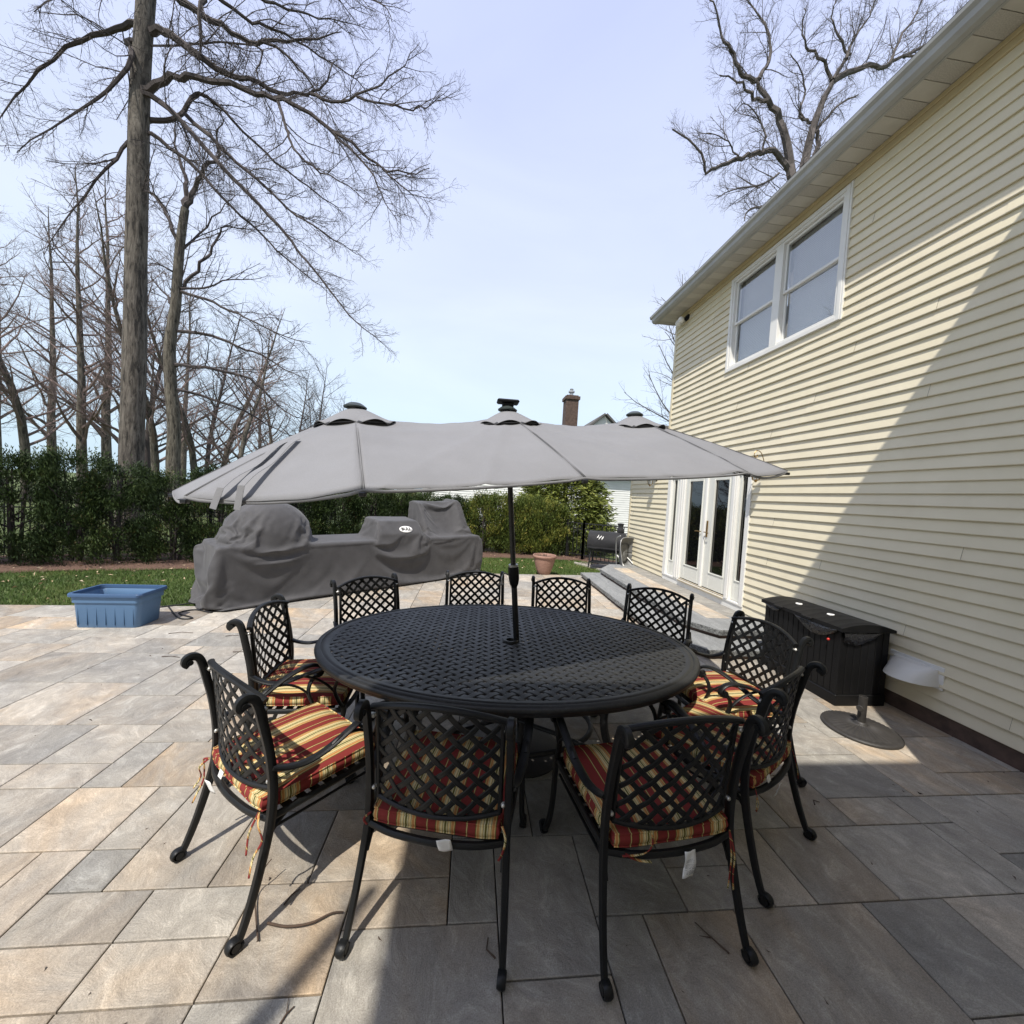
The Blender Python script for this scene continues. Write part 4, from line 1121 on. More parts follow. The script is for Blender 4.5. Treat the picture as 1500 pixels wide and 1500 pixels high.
for (a, b) in ((wy0+0.082, ym-0.064), (ym+0.064, wy1-0.082)):
    zc = (wz0+wz1)/2
    for (z0, z1, x0) in ((zc-0.012, wz1-0.078, WX+0.002), (wz0+0.083, zc+0.018, WX+0.028)):
        mb = MB(); frame_box(mb, a, b, z0, z1, 0.030, 0.030, 0.032, 0.030, x0, x0+0.024)
        sa = hb(mb).build('sash', MAT['white_vinyl'], win)
        mb = MB(); x = x0+0.012; mb.add([(x, a+0.03, z0+0.03), (x, b-0.03, z0+0.03), (x, b-0.03, z1-0.03), (x, a+0.03, z1-0.03)], [(0, 3, 2, 1)])
        hb(mb).build('pane', MAT['win_glass'], win)
    mb = MB(); z = wz0+0.09
    while z < wz1-0.09:
        mb.add([(WX+0.085, a+0.02, z), (WX+0.085, b-0.02, z), (WX+0.105, b-0.02, z+0.024), (WX+0.105, a+0.02, z+0.024)], [(0, 3, 2, 1)])
        z += 0.0235
    mb.add([(WX+0.13, a, wz0+0.05), (WX+0.13, b, wz0+0.05), (WX+0.13, b, wz1-0.05), (WX+0.13, a, wz1-0.05)], [(0, 3, 2, 1)])
    hb(mb).build('blind', MAT['blind'], win)

# patio doors
dy0, dy1, dz0, dz1 = DOOR
mb = MB()
frame_box(mb, dy0, dy1, dz0+0.10, dz1, 0.075, 0.11, 0.03, 0.09, WX-0.035, WX+0.10, 0.004)
mb.bbox(WX-0.030, 5.225-0.0, dz0+0.13, WX+0.09, 5.225+0.11, dz1-0.091, 0.006)       # post right of the doors
mb.bbox(WX-0.045, 5.245, dz0+0.13, WX-0.0305, 5.315, dz1-0.091, 0.006)
mb.bbox(WX-0.030, 6.60, dz0+0.13, WX+0.09, 6.80, dz1-0.091, 0.006)                   # post left of the doors
mb.bbox(WX-0.046, 6.64, dz0+0.13, WX-0.0305, 6.69, dz1-0.091, 0.006); mb.bbox(WX-0.046, 6.71, dz0+0.13, WX-0.0305, 6.76, dz1-0.091, 0.006)
pd = hb(mb).build('patio_door', MAT['white_vinyl'], hs)
mb = MB(); mb.bbox(WX-0.022, dy0, dz0+0.012, WX+0.06, dy1, dz0+0.098, 0.004)
hb(mb).build('kick_board', MAT['white_vinyl'], pd)
mb = MB(); mb.bbox(WX-0.055, 5.335, dz0+0.100, WX-0.0355, 6.595, dz0+0.128, 0.006); mb.bbox(WX-0.032, 5.336, dz0+0.13, WX-0.006, 6.594, dz0+0.150, 0.003)
hb(mb).build('threshold', MAT['sill_wood'], pd)
def leaf(y0, y1, g0, g1, zb, zt, gz0, gz1, x0, nm):
    mb = MB(); b = 0.005
    mb.bbox(x0, y0, zb, x0+0.045, g0, zt, b); mb.bbox(x0, g1, zb, x0+0.045, y1, zt, b)
    mb.bbox(x0, g0+0.0004, zb, x0+0.045, g1-0.0004, gz0, b); mb.bbox(x0, g0+0.0004, gz1, x0+0.045, g1-0.0004, zt, b)
    # glazing bead
    for (p, q, r_, s_) in ((g0-0.012, g0+0.006, gz0-0.01, gz1+0.01), (g1-0.006, g1+0.012, gz0-0.01, gz1+0.01)):
        mb.bbox(x0-0.010, p, r_, x0+0.010, q, s_, 0.003)
    mb.bbox(x0-0.0095, g0+0.0065, gz0-0.012, x0+0.010, g1-0.0065, gz0+0.006, 0.003)
    hb(mb).build(nm, MAT['door_paint'], pd)
    mb = MB(); mb.add([(x0+0.02, g0, gz0), (x0+0.02, g1, gz0), (x0+0.02, g1, gz1), (x0+0.02, g0, gz1)], [(0, 3, 2, 1)])
    hb(mb).build('pane', MAT['door_glass'], pd)
leaf(5.34, 5.925, 5.415, 5.765, 0.36, 2.18, 0.61, 2.06, WX-0.005, 'door_leaf')
leaf(5.985, 6.59, 6.075, 6.485, 0.36, 2.18, 0.61, 2.06, WX-0.005, 'door_leaf')
leaf(5.007, 5.22, 5.045, 5.165, 0.335, 2.20, 0.62, 2.10, WX+0.008, 'sidelight')
leaf(6.805, 7.085, 6.905, 7.03, 0.335, 2.20, 0.60, 2.10, WX+0.008, 'sidelight')
mb = MB(); mb.bbox(WX-0.030, 5.926, 0.345, WX+0.03, 5.984, 2.185, 0.008); hb(mb).build('astragal', MAT['white_vinyl'], pd)
mb = MB()
mb.bbox(WX-0.022, 5.868, 1.16, WX-0.0055, 5.90, 1.42, 0.004)
for s_ in (-1, 1):
    y = 5.885 if s_ < 0 else 6.03
    mb.tube([(WX-0.02, y, 1.235), (WX-0.062, y, 1.235)], 0.008, 0.008, 10, True)
    mb.sweep([(WX-0.060, y, 1.235), (WX-0.064, y+s_*0.05, 1.238), (WX-0.060, y+s_*0.11, 1.230)], 0.012, 0.016, (1, 0, 0), 8, 2.5)
hb(mb).build('handle', MAT['brass'], pd, True, 40)

# wall lanterns
def lantern(y, zc, label):
    t = thing('wall_lantern', label, 'lantern', (WX, y, zc), 0, 'coach lanterns beside the patio doors')
    mb = MB()
    mb.lathe([(0.001, 0), (0.045, 0.0), (0.05, 0.006), (0.04, 0.018), (0.001, 0.02)], 0, 0, 20)
    mb.v = [(-0.016-v[2], v[0], v[1]*1.5+0.02) for v in mb.v]
    mb.sweep(smooth_path([(-0.03, 0, 0.02), (-0.06, 0, 0.10), (-0.11, 0, 0.21), (-0.17, 0, 0.235), (-0.205, 0, 0.19), (-0.19, 0, 0.15), (-0.16, 0, 0.16), (-0.165, 0, 0.185)], 5), 0.010, 0.010, (0, 1, 0), 8, 2)
    mb.sweep(smooth_path([(-0.19, 0, 0.16), (-0.18, 0, 0.12), (-0.155, 0, 0.08)], 4), 0.008, 0.008, (0, 1, 0), 8, 2)
    mb.build('bracket', MAT['brass'], t, True, 40)
    mb = MB(); cx = -0.155
    mb.lathe([(0.001, 0.08), (0.012, 0.075), (0.02, 0.06), (0.075, 0.03), (0.085, 0.02), (0.080, 0.012), (0.06, 0.018), (0.001, 0.02)], cx, 0, 6)
    mb.lathe([(0.001, -0.17), (0.012, -0.165), (0.02, -0.15), (0.038, -0.142), (0.045, -0.135), (0.001, -0.132)], cx, 0, 6)
    for k in range(6):
        q = 2*PI*k/6; mb.tube([(cx+0.074*math.cos(q), 0.074*math.sin(q), 0.016), (cx+0.042*math.cos(q), 0.042*math.sin(q), -0.138)], 0.004, 0.004, 5)
    mb.build('cage', MAT['brass'], t)
    mb = MB(); mb.lathe([(0.070, 0.014), (0.040, -0.134)], cx, 0, 6); mb.build('glass', MAT['lamp_glass'], t)
    mb = MB(); mb.lathe([(0.010, -0.13), (0.011, -0.05), (0.001, -0.03)], cx, 0, 10); mb.build('candle', MAT['white_vinyl'], t, True)
lantern(7.72, 2.16, 'brass coach lantern on the siding left of the patio doors')
lantern(4.70, 2.16, 'brass coach lantern on the siding right of the doors, behind the umbrella tip')
# twin flood lights under the eave
t = thing('flood_light', 'twin bulb security flood light under the far end of the eave', 'flood light', (WX-0.02, 6.95, 5.06))
mb = MB(); mb.bbox(-0.03, -0.05, -0.05, 0.0, 0.05, 0.05, 0.006); mb.tube([(-0.02, 0.02, 0), (-0.08, 0.10, -0.03)], 0.018, 0.02, 10, True); mb.tube([(-0.02, -0.02, 0), (-0.10, -0.02, -0.04)], 0.018, 0.02, 10, True)
mb.build('bracket', MAT['black_plastic'], t, True, 40)
for c in ((-0.10, 0.14, -0.045), (-0.14, -0.02, -0.06)):
    mb = MB(); mb.ball(c, 0.055, 10, 1.1); mb.build('bulb', MAT['bulb'], t, True)
# white hood on the wall at the right edge of the frame
t = thing('vent_hood', 'white rounded plastic vent hood low on the siding beside the black bin', 'vent hood', (WX-0.01, 2.84, 0.33))
mb = MB()
def fn(a, b):
    q = PI*a; return (-0.22*math.sin(q*1.0)*(0.35+0.65*(1-b)**0.6), 0.18*math.cos(q)*(1-0.1*b), 0.13*b)
mb.grid(fn, 18, 6); mb.grid(lambda a, b: (fn(a, 1)[0]*b, fn(a, 1)[1]*b, 0.13+0.01*(1-b)), 18, 3)
mb.grid(lambda a, b: (fn(a, 0)[0]*b, fn(a, 0)[1]*b, 0.0), 18, 3, True)
mb.build('hood', MAT['white_vinyl'], t, True, 50)
mb = MB(); mb.bbox(-0.012, -0.20, -0.02, 0.0, 0.20, 0.16, 0.003); mb.build('wall_plate', MAT['white_vinyl'], t)

# ================================================================== BIN, BASE, TOTE, POT
t = thing('storage_bin', 'black slatted plastic storage bin against the siding with bin bags poking out', 'storage bin', (3.42, 3.42, 0))
bx0, bx1, by0, by1, bh = -0.235, 0.235, -0.43, 0.44, 0.655
mb = MB()
mb.box(bx0+0.006, by0+0.006, 0.005, bx1-0.006, by1-0.006, bh-0.01)
ny = 14; 
for k in range(ny):
    y0 = by0+(by1-by0)*k/ny; y1 = by0+(by1-by0)*(k+1)/ny
    mb.bbox(bx0, y0+0.003, 0.10, bx0+0.015, y1-0.003, bh-0.012, 0.003)
nx = 7
for k in range(nx):
    x0 = bx0+(bx1-bx0)*k/nx; x1 = bx0+(bx1-bx0)*(k+1)/nx
    mb.bbox(x0+0.003, by0, 0.10, x1-0.003, by0+0.015, bh-0.012, 0.003)
mb.bbox(bx0-0.008, by0-0.008, 0.0, bx1+0.0, by1+0.004, 0.098, 0.006)
mb.bbox(bx0-0.006, by0-0.006, bh-0.011, bx1, by1, bh, 0.003)
mb.bbox(bx0-0.006, by0-0.006, 0.0985, bx0+0.03, by0+0.03, bh-0.0115, 0.004)
mb.build('body', MAT['black_plastic'], t)
mb = MB()
def lid(a, b):
    x = bx0-0.03+(bx1-bx0+0.045)*a; y = by0-0.035+(by1-by0+0.06)*b
    z = bh+0.022+0.062*math.sin(PI*(0.12+0.80*a))-0.028+0.003*abs(math.sin(b*PI*9))**6
    return (x, y, z+0.012)
mb.grid(lid, 12, 72)
mb.grid(lambda a, b: (lid(a, 0)[0], lid(a, 0)[1], (bh-0.002)*(1-b)+lid(a, 0)[2]*b), 12, 1)
mb.grid(lambda a, b: (lid(a, 1)[0], lid(a, 1)[1], (bh-0.002)*(1-b)+lid(a, 1)[2]*b), 12, 1, True)
mb.grid(lambda a, b: (lid(0, a)[0], lid(0, a)[1], (bh-0.002)*(1-b)+lid(0, a)[2]*b), 12, 1, True)
mb.grid(lambda a, b: (lid(1, a)[0], lid(1, a)[1], (bh-0.002)*(1-b)+lid(1, a)[2]*b), 12, 1)
for y in (-0.12, 0.22): mb.bbox(bx0-0.055, y-0.055, bh+0.012, bx0-0.02, y+0.055, bh+0.030, 0.004)
ld = mb.build('lid', MAT['black_plastic'], t, True, 40)
for y in (-0.16, 0.17):
    mb = MB(); p = lid(0.34, (y-by0)/(by1-by0))
    mb.lathe([(0.001, p[2]+0.006), (0.028, p[2]+0.005), (0.030, p[2]-0.001)], p[0], p[1], 20)
    em = mb.build('badge', MAT['white_cloth'], ld, True, 40)
    mb = MB(); mb.bbox(p[0]-0.010, p[1]-0.008, p[2]+0.0055, p[0]+0.012, p[1]+0.004, p[2]+0.0072, 0.0006)
    mb.build('badge_mark', MAT['print'], t)
rb = random.Random(4)
for (ya, yb, zd) in ((-0.42, 0.03, 0.11), (0.20, 0.42, 0.05)):
    mb = MB()
    def fn(a, b):
        y = ya+(yb-ya)*a; dz = zd*math.sin(PI*min(1, a*1.0))**0.7
        n_ = noise.noise(Vector((y*22, b*5, zd*30)))*0.010
        return (bx0-0.016-0.016*math.sin(PI*b)-abs(n_), y, bh+0.006-dz*b+n_*0.6)
    mb.grid(fn, 36, 10)
    if zd > 0.1: 
        mb.grid(lambda a, b: (bx0+0.005+0.36*a, by0-0.014-0.016*math.sin(PI*b)-0.012*abs(noise.noise(Vector((a*9, b*5, 8)))), bh+0.004-0.12*b*math.sin(PI*min(1, 0.25+a*0.75))**0.8), 30, 10, True)
    mb.build('bin_bag', MAT['bag'], t, True)
mb = MB(); mb.ball((bx0-0.030, -0.345, bh-0.105), 0.012, 6); mb.build('bag_tie', MAT['red'], t, True)

t = thing('umbrella_base', 'round cast iron umbrella base with short upright tube, lying empty by the bin', 'umbrella base', (3.055, 2.645, 0))
mb = MB(); nA = 96; prof = [(0.285, 0.0), (0.290, 0.010), (0.284, 0.020), (0.262, 0.026), (0.250, 0.022), (0.235, 0.028), (0.15, 0.040), (0.07, 0.048), (0.045, 0.052), (0.042, 0.060), (0.030, 0.061)]
vs = []; fs = []
for i, (r, z) in enumerate(prof):
    for k in range(nA):
        q = 2*PI*k/nA; zz = z+(0.0035*math.cos(q*32) if 4 < i < 8 else 0)+(0.002*math.cos(q*48) if i in (2, 3) else 0)
        k8 = 0.84 if i < 7 else 1; vs.append((r*k8*math.cos(q), r*k8*math.sin(q), zz))
for i in range(len(prof)-1):
    for k in range(nA): fs.append((i*nA+k, i*nA+(k+1) % nA, (i+1)*nA+(k+1) % nA, (i+1)*nA+k))
mb.add(vs, fs); mb.build('plate', MAT['base_iron'], t, True, 60)
mb = MB(); mb.lathe([(0.040, 0.055), (0.032, 0.066), (0.0265, 0.070), (0.0265, 0.265), (0.0225, 0.266), (0.0225, 0.07)], 0, 0, 28); mb.build('tube', MAT['base_iron'], t, True, 40)
mb = MB(); mb.tube([(-0.024, -0.012, 0.185), (-0.052, -0.026, 0.185)], 0.006, 0.006, 10); mb.lathe([(0.001, -0.006), (0.02, -0.006), (0.023, 0), (0.02, 0.006), (0.001, 0.006)], 0, 0, 18)
kk = len(mb.v)-90; d = Vector((-0.9, -0.43, 0)).normalized(); s_ = Vector((-d.y, d.x, 0))
mb.v = mb.v[:kk]+[tuple(Vector((-0.053, -0.027, 0.185))+d*v[2]+s_*v[0]+Vector((0, 0, 1))*v[1]) for v in mb.v[kk:]]
mb.build('knob', MAT['base_iron'], t, True, 40)

t = thing('storage_tote', 'open blue plastic storage tote on the patio at the left, lid missing', 'tote', (-3.80, 4.66, 0), R_(3))
mb = MB(); hx, hy, H_ = 0.34, 0.215, 0.375
def tote_ring(x, y, z, n=10):
    out = []
    for (sx, sy) in ((1, 1), (-1, 1), (-1, -1), (1, -1)):
        a0 = {(1, 1): 0, (-1, 1): PI/2, (-1, -1): PI, (1, -1): 1.5*PI}[(sx, sy)]
        for k in range(n):
            q = a0+PI/2*k/(n-1); out.append((sx*(x-0.05)+0.05*math.cos(q), sy*(y-0.05)+0.05*math.sin(q), z))
    return out
def rings(mb, lst, flip=False):
    rr = [tote_ring(*p) for p in lst]; n = len(rr[0]); vs = [v for r_ in rr for v in r_]; fs = []
    for i in range(len(rr)-1):
        for k in range(n):
            f = (i*n+k, i*n+(k+1) % n, (i+1)*n+(k+1) % n, (i+1)*n+k); fs.append(f[::-1] if flip else f)
    mb.add(vs, fs); return n
n = rings(mb, [(hx-0.05, hy-0.05, 0.0), (hx-0.045, hy-0.045, 0.012), (hx-0.03, hy-0.03, 0.27), (hx-0.018, hy-0.018, 0.273), (hx-0.014, hy-0.014, 0.34), (hx-0.016, hy-0.016, 0.345), (hx-0.02, hy-0.02, 0.34), (hx-0.036, hy-0.036, 0.26), (hx-0.052, hy-0.052, 0.014)])
mb.add([(v) for v in tote_ring(hx-0.052, hy-0.052, 0.014)], [tuple(range(n))])
for k in range(7):
    x = -hx+0.08+k*0.085; mb.bbox(x, -hy+0.032, 0.03, x+0.006, -hy+0.052, 0.25, 0.002)
mb.build('body', MAT['tote'], t, True, 35)
mb = MB(); rings(mb, [(hx-0.016, hy-0.016, 0.335), (hx+0.004, hy+0.004, 0.338), (hx+0.006, hy+0.006, 0.362), (hx+0.0, hy+0.0, 0.374), (hx-0.02, hy-0.02, 0.372), (hx-0.024, hy-0.024, 0.34)])
mb.build('rim', MAT['tote_rim'], t, True, 35)

t = thing('flower_pot', 'empty round terracotta pot standing where patio meets lawn', 'pot', (1.60, 8.24, 0))
mb = MB(); mb.lathe([(0.001, 0.0), (0.125, 0.0), (0.135, 0.01), (0.165, 0.09), (0.20, 0.20), (0.222, 0.30), (0.228, 0.345), (0.245, 0.350), (0.258, 0.37), (0.258, 0.395), (0.245, 0.412), (0.230, 0.410), (0.218, 0.39), (0.21, 0.35)], 0, 0, 48)
mb.build('pot_body', MAT['terracotta'], t, True, 50)
mb = MB(); mb.grid(lambda a, b: (0.212*b*math.cos(2*PI*a), 0.212*b*math.sin(2*PI*a), 0.362+0.018*noise.noise(Vector((b*5*math.cos(6.28*a), b*5*math.sin(6.28*a), 0)))), 30, 8); mb.build('soil', MAT['soil'], t, True)
mb = MB(); rb = random.Random(9)
for k in range(9):
    a = rb.uniform(0, 6.3); r = rb.uniform(0.02, 0.15); x, y = r*math.cos(a), r*math.sin(a)
    mb.tube([(x, y, 0.36), (x+rb.uniform(-.02, .02), y+rb.uniform(-.02, .02), 0.41), (x+rb.uniform(-.06, .06), y+rb.uniform(-.06, .06), 0.44)], 0.004, 0.002, 4)
mb.build('dry_stems', MAT['twig'], t)

# ================================================================== COVERED OUTDOOR KITCHEN
KO = Vector((-3.08, 5.13, 0)); KE = Vector((0.757, 0.653, 0)).normalized(); KN = Vector((-KE.y, KE.x, 0)); KL = 4.27; KD = 0.95; KT = 0.79
kt = thing('covered_outdoor_kitchen', 'long outdoor kitchen island under wrinkled grey fabric covers, round hump at its left end', 'outdoor kitchen', KO, math.atan2(KE.y, KE.x))
import bmesh
VOX = 0.0435
def cover_start():
    """loose union shape the fabric starts from: returns mesh object"""
    bm=bmesh.new()
    def hull(pts):
        vs=[bm.verts.new(p) for p in pts]; r=bmesh.ops.convex_hull(bm,input=vs)
    def box(x0,y0,z0,x1,y1,z1): hull([(x,y,z) for x in (x0,x1) for y in (y0,y1) for z in (z0,z1)])
    def obj(fn):
        nonlocal bm
        bm=bmesh.new(); fn(); me=bpy.data.meshes.new('p'); bm.to_mesh(me); bm.free(); o=bpy.data.objects.new('p',me); bpy.context.scene.collection.objects.link(o); return o
    parts=[]
    parts.append(obj(lambda: box(-0.045,-0.055,0.055,4.305,0.985,0.83)))
    def dm():
        pts=[]
        for i in range(24):
            for j in range(9):
                q=2*math.pi*i/24; e=j/8*math.pi/2; c=math.cos(q); s=math.sin(q); sq=(abs(c)**3+abs(s)**3)**(-1/3)
                pts.append((0.66+0.62*sq*c*math.cos(e)**0.7,0.45+0.55*sq*s*math.cos(e)**0.7,0.68+0.77*math.sin(e)**0.9))
        hull(pts)
    parts.append(obj(dm))
    parts.append(obj(lambda: hull([(2.05,-0.12,0.68),(3.00,-0.12,0.68),(2.05,0.68,0.68),(3.00,0.68,0.68),(2.05,-0.10,0.86),(3.00,-0.10,0.86),(2.10,0.18,1.17),(2.92,0.18,1.15),(2.10,0.64,1.19),(2.92,0.64,1.17)])))
    parts.append(obj(lambda: hull([(3.07,0.04,0.7),(4.10,0.04,0.7),(3.07,0.90,0.7),(4.10,0.90,0.7),(3.07,0.12,1.0),(4.10,0.10,1.0),(3.13,0.38,1.48),(4.06,0.36,1.56),(3.13,0.86,1.48),(4.06,0.86,1.56)])))
    base=parts[0]
    dg=None
    for p in parts[1:]:
        m=base.modifiers.new('b','BOOLEAN'); m.operation='UNION'; m.object=p; m.solver='EXACT'
    rm=base.modifiers.new('r','REMESH'); rm.mode='VOXEL'; rm.voxel_size=VOX; rm.use_smooth_shade=True
    bpy.context.view_layer.update()
    me=bpy.data.meshes.new_from_object(base.evaluated_get(bpy.context.evaluated_depsgraph_get()))
    for p in parts: bpy.data.objects.remove(p)
    bm=bmesh.new(); bm.from_mesh(me)
    bmesh.ops.delete(bm,geom=[f for f in bm.faces if f.calc_center_median().z<0.10 and f.normal.z<-0.5],context='FACES')
    bmesh.ops.delete(bm,geom=[v for v in bm.verts if not v.link_faces],context='VERTS')
    bm.to_mesh(me); bm.free(); return me

def drape(me, end=64):
    """let the loose cover fall over solid stand-ins of the grills, keep the settled mesh, drop the stand-ins"""
    helpers = []
    cov = bpy.data.objects.new('fabric_cover', me); C.objects.link(cov)
    def coll(pts):
        bm = bmesh.new(); bmesh.ops.convex_hull(bm, input=[bm.verts.new(p) for p in pts])
        m = bpy.data.meshes.new('solid'); bm.to_mesh(m); bm.free(); o = bpy.data.objects.new('solid', m); C.objects.link(o)
        o.modifiers.new('c', 'COLLISION'); o.collision.thickness_outer = 0.012; o.collision.cloth_friction = 12; helpers.append(o)
    def box(x0, y0, z0, x1, y1, z1): coll([(x, y, z) for x in (x0, x1) for y in (y0, y1) for z in (z0, z1)])
    box(0.0, 0.0, -0.1, 4.27, 0.95, 0.78)
    pts = []
    for i in range(28):
        for j in range(10):
            q = 2*PI*i/28; e = j/9*PI/2; pts.append((0.66+0.53*math.cos(q)*math.cos(e)**0.8, 0.46+0.47*math.sin(q)*math.cos(e)**0.8, 0.80+0.55*math.sin(e)))
    coll(pts)
    coll([(x, y, z) for x in (2.16, 2.90) for (y, z) in ((0, 0.78), (0.58, 0.78), (0, 0.88), (0.16, 1.08), (0.52, 1.12))])
    box(3.15, 0.62, 0.78, 4.02, 0.78, 1.40)
    coll([(x, y, z) for x in (3.15, 3.20) for (y, z) in ((0.10, 0.78), (0.70, 0.78), (0.50, 1.38), (0.70, 1.42))])
    coll([(x, y, z) for x in (3.97, 4.02) for (y, z) in ((0.10, 0.78), (0.70, 0.78), (0.42, 1.46), (0.76, 1.48))])
    box(-3, -3, -0.3, 8, 4, 0.0)
    cl = cov.modifiers.new('cloth', 'CLOTH'); cs = cl.settings
    cs.quality = 6; cs.mass = 0.25; cs.tension_stiffness = 25; cs.compression_stiffness = 25; cs.shear_stiffness = 10; cs.bending_stiffness = 0.02
    cs.shrink_min = -0.055; cs.air_damping = 2
    cc = cl.collision_settings; cc.collision_quality = 3; cc.distance_min = 0.008; cc.use_self_collision = True; cc.self_distance_min = 0.006
    cl.point_cache.frame_start = 1; cl.point_cache.frame_end = end; sc.frame_end = end
    for f in range(1, end+1): sc.frame_set(f)
    out = bpy.data.meshes.new_from_object(cov.evaluated_get(bpy.context.evaluated_depsgraph_get()))
    bpy.data.objects.remove(cov)
    for o in helpers: bpy.data.objects.remove(o)
    sc.frame_set(1); return out
fab = drape(cover_start()); fab.name = 'fabric_cover'; fab.materials.clear(); fab.materials.append(MAT['cover'])
fab.polygons.foreach_set('use_smooth', [True]*len(fab.polygons)); fab.update()
fo = bpy.data.objects.new('fabric_cover', fab); C.objects.link(fo); fo.parent = kt
su = fo.modifiers.new('s', 'SUBSURF'); su.levels = 1; su.render_levels = 1
from mathutils.bvhtree import BVHTree
bvh = BVHTree.FromPolygons([v.co.copy() for v in fab.vertices], [tuple(p.vertices) for p in fab.polygons])
def on_cover(x, z, off=0.004):
    h = bvh.ray_cast(Vector((x, -1.5, z)), Vector((0, 1, 0)))
    if h[0] is None: return Vector((x, 0, z))
    n_ = h[1] if h[1].y < 0 else -h[1]
    return h[0]+n_*off
mb = MB(); mb.bbox(0.05, 0.03, 0, KL-0.05, KD-0.05, 0.085, 0.004); mb.bbox(0.02, -0.045, 0.0, 0.14, 0.029, 0.06, 0.005); mb.build('plinth', MAT['step'], kt)
# oval badge on the hood cover with dark lettering
bx_, bz_ = 2.62, 0.955
mb = MB(); RR = [0.0001, 0.35, 0.7, 0.94, 1.0]
vs = []; fs = []
for i, rr_ in enumerate(RR):
    for k in range(40):
        q = 2*PI*k/40; vs.append(on_cover(bx_+0.125*rr_*math.cos(q), bz_+0.052*rr_*math.sin(q), 0.012 if i < 4 else 0.006))
for i in range(4):
    for k in range(40): fs.append((i*40+k, i*40+(k+1) % 40, (i+1)*40+(k+1) % 40, (i+1)*40+k))
mb.add(vs, fs); badge = mb.build('badge', MAT['white_cloth'], kt, True)
def text_mesh(txt, size, mat, origin, ux, uy, nrm, parent, name='lettering', ext=0.002):
    cu = bpy.data.curves.new('txt', 'FONT'); cu.body = txt; cu.size = size; cu.extrude = ext; cu.align_x = 'CENTER'; cu.align_y = 'CENTER'; cu.offset = 0.002*size/0.06
    to = bpy.data.objects.new('txt', cu); C.objects.link(to); bpy.context.view_layer.update()
    me = bpy.data.meshes.new_from_object(to.evaluated_get(bpy.context.evaluated_depsgraph_get()))
    bpy.data.objects.remove(to)
    me.name = name; me.materials.clear(); me.materials.append(mat)
    for v in me.vertices:
        c = v.co.copy(); v.co = on_cover(bx_+c.x, bz_+c.y*0.72, 0.016)
    o = bpy.data.objects.new(name, me); C.objects.link(o); o.parent = parent; return o
text_mesh('BULL', 0.085, MAT['rubber'], None, None, None, None, badge)

# ================================================================== FOLIAGE HELPERS
def leaf_cloud(mb, pts, size, rnd, flat=0.0, aspect=1.6, tonef=None, dirs=None):
    for i, p in enumerate(pts):
        a = Vector((rnd.gauss(0, 1), rnd.gauss(0, 1), rnd.gauss(0, 1)*(1-flat))).normalized()
        if dirs: a = (a*0.6+dirs[i]).normalized()
        b = a.orthogonal().normalized(); q = rnd.uniform(0, 6.28); b = (b*math.cos(q)+a.cross(b)*math.sin(q)); s = size*rnd.uniform(0.6, 1.3)
        t = tonef(p) if tonef else rnd.random(); t = min(1, max(0, t+rnd.gauss(0, 0.13))); mb.tone = (t, t, t)
        P = Vector(p)
        mb.add([P-b*s*0.35, P+a*s*aspect*0.5-b*s*0.12, P+a*s*aspect, P+a*s*aspect*0.5+b*s*0.35], [(0, 1, 2, 3)])
def hedge_mesh(seed, h, rx, ry, n, size, cone=0.35, spikes=26):
    rnd = random.Random(seed); pts = []; dirs = []; mb = MB()
    cl = []
    for k in range(spikes*3):
        q = rnd.uniform(0, 2*PI); z = rnd.uniform(0.06, 1.0)**0.9; k_ = (1-cone*z**2.0)*(0.82+0.18*min(1, z*5)); r = rnd.uniform(0.72, 1.02)
        cl.append((Vector((math.cos(q)*rx*k_*r, math.sin(q)*ry*k_*r, z*h*0.97)), rnd.uniform(0.09, 0.17), rnd.random()))
    for i in range(n):
        c, s, tn = cl[rnd.randrange(len(cl))]
        d = Vector((rnd.gauss(0, 1), rnd.gauss(0, 1), rnd.gauss(0, 1.1)))*s*0.62
        p = c+d
        if p.z < 0.02: continue
        o = Vector((p.x, p.y, 0)); o = o.normalized() if o.length > 0.01 else Vector((1, 0, 0))
        pts.append((p, tn)); dirs.append(o*0.5+Vector((0, 0, 0.9)))
    for (p, tn), d in zip(pts, dirs):
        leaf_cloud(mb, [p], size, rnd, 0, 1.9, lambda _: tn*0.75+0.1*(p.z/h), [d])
    return mb
def trunk_mesh(seed, h, r, n=3):
    rnd = random.Random(seed); mb = MB()
    for k in range(n):
        x, y = rnd.uniform(-.06, .06), rnd.uniform(-.06, .06); x2, y2 = x*3+rnd.uniform(-.1, .1), y*3+rnd.uniform(-.1, .1)
        mb.tube([(x, y, -0.05), ((x+x2)/2, (y+y2)/2, h*0.4), (x2, y2, h*0.85)], r, r*0.4, 6)
        for j in range(9):
            z = rnd.uniform(0.1, 0.8)*h; q = rnd.uniform(0, 6.28); L = rnd.uniform(0.2, 0.4)
            mb.tube([(x, y, z), (x+math.cos(q)*L*0.6, y+math.sin(q)*L*0.6, z+L*0.35), (x+math.cos(q)*L, y+math.sin(q)*L, z+L*0.8)], r*0.4, r*0.15, 4)
    return mb
protos = []
for k in range(4):
    t = thing('hedge_shrub', 'dense dark green arborvitae shrub in the hedge along the lawn', 'shrub', (0, 0, -100), 0, 'arborvitae hedge along the lawn')
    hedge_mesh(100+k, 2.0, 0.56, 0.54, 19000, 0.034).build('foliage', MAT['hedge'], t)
    trunk_mesh(50+k, 2.0, 0.035).build('stem', MAT['bark_dark'], t)
    protos.append(t)
lp = []
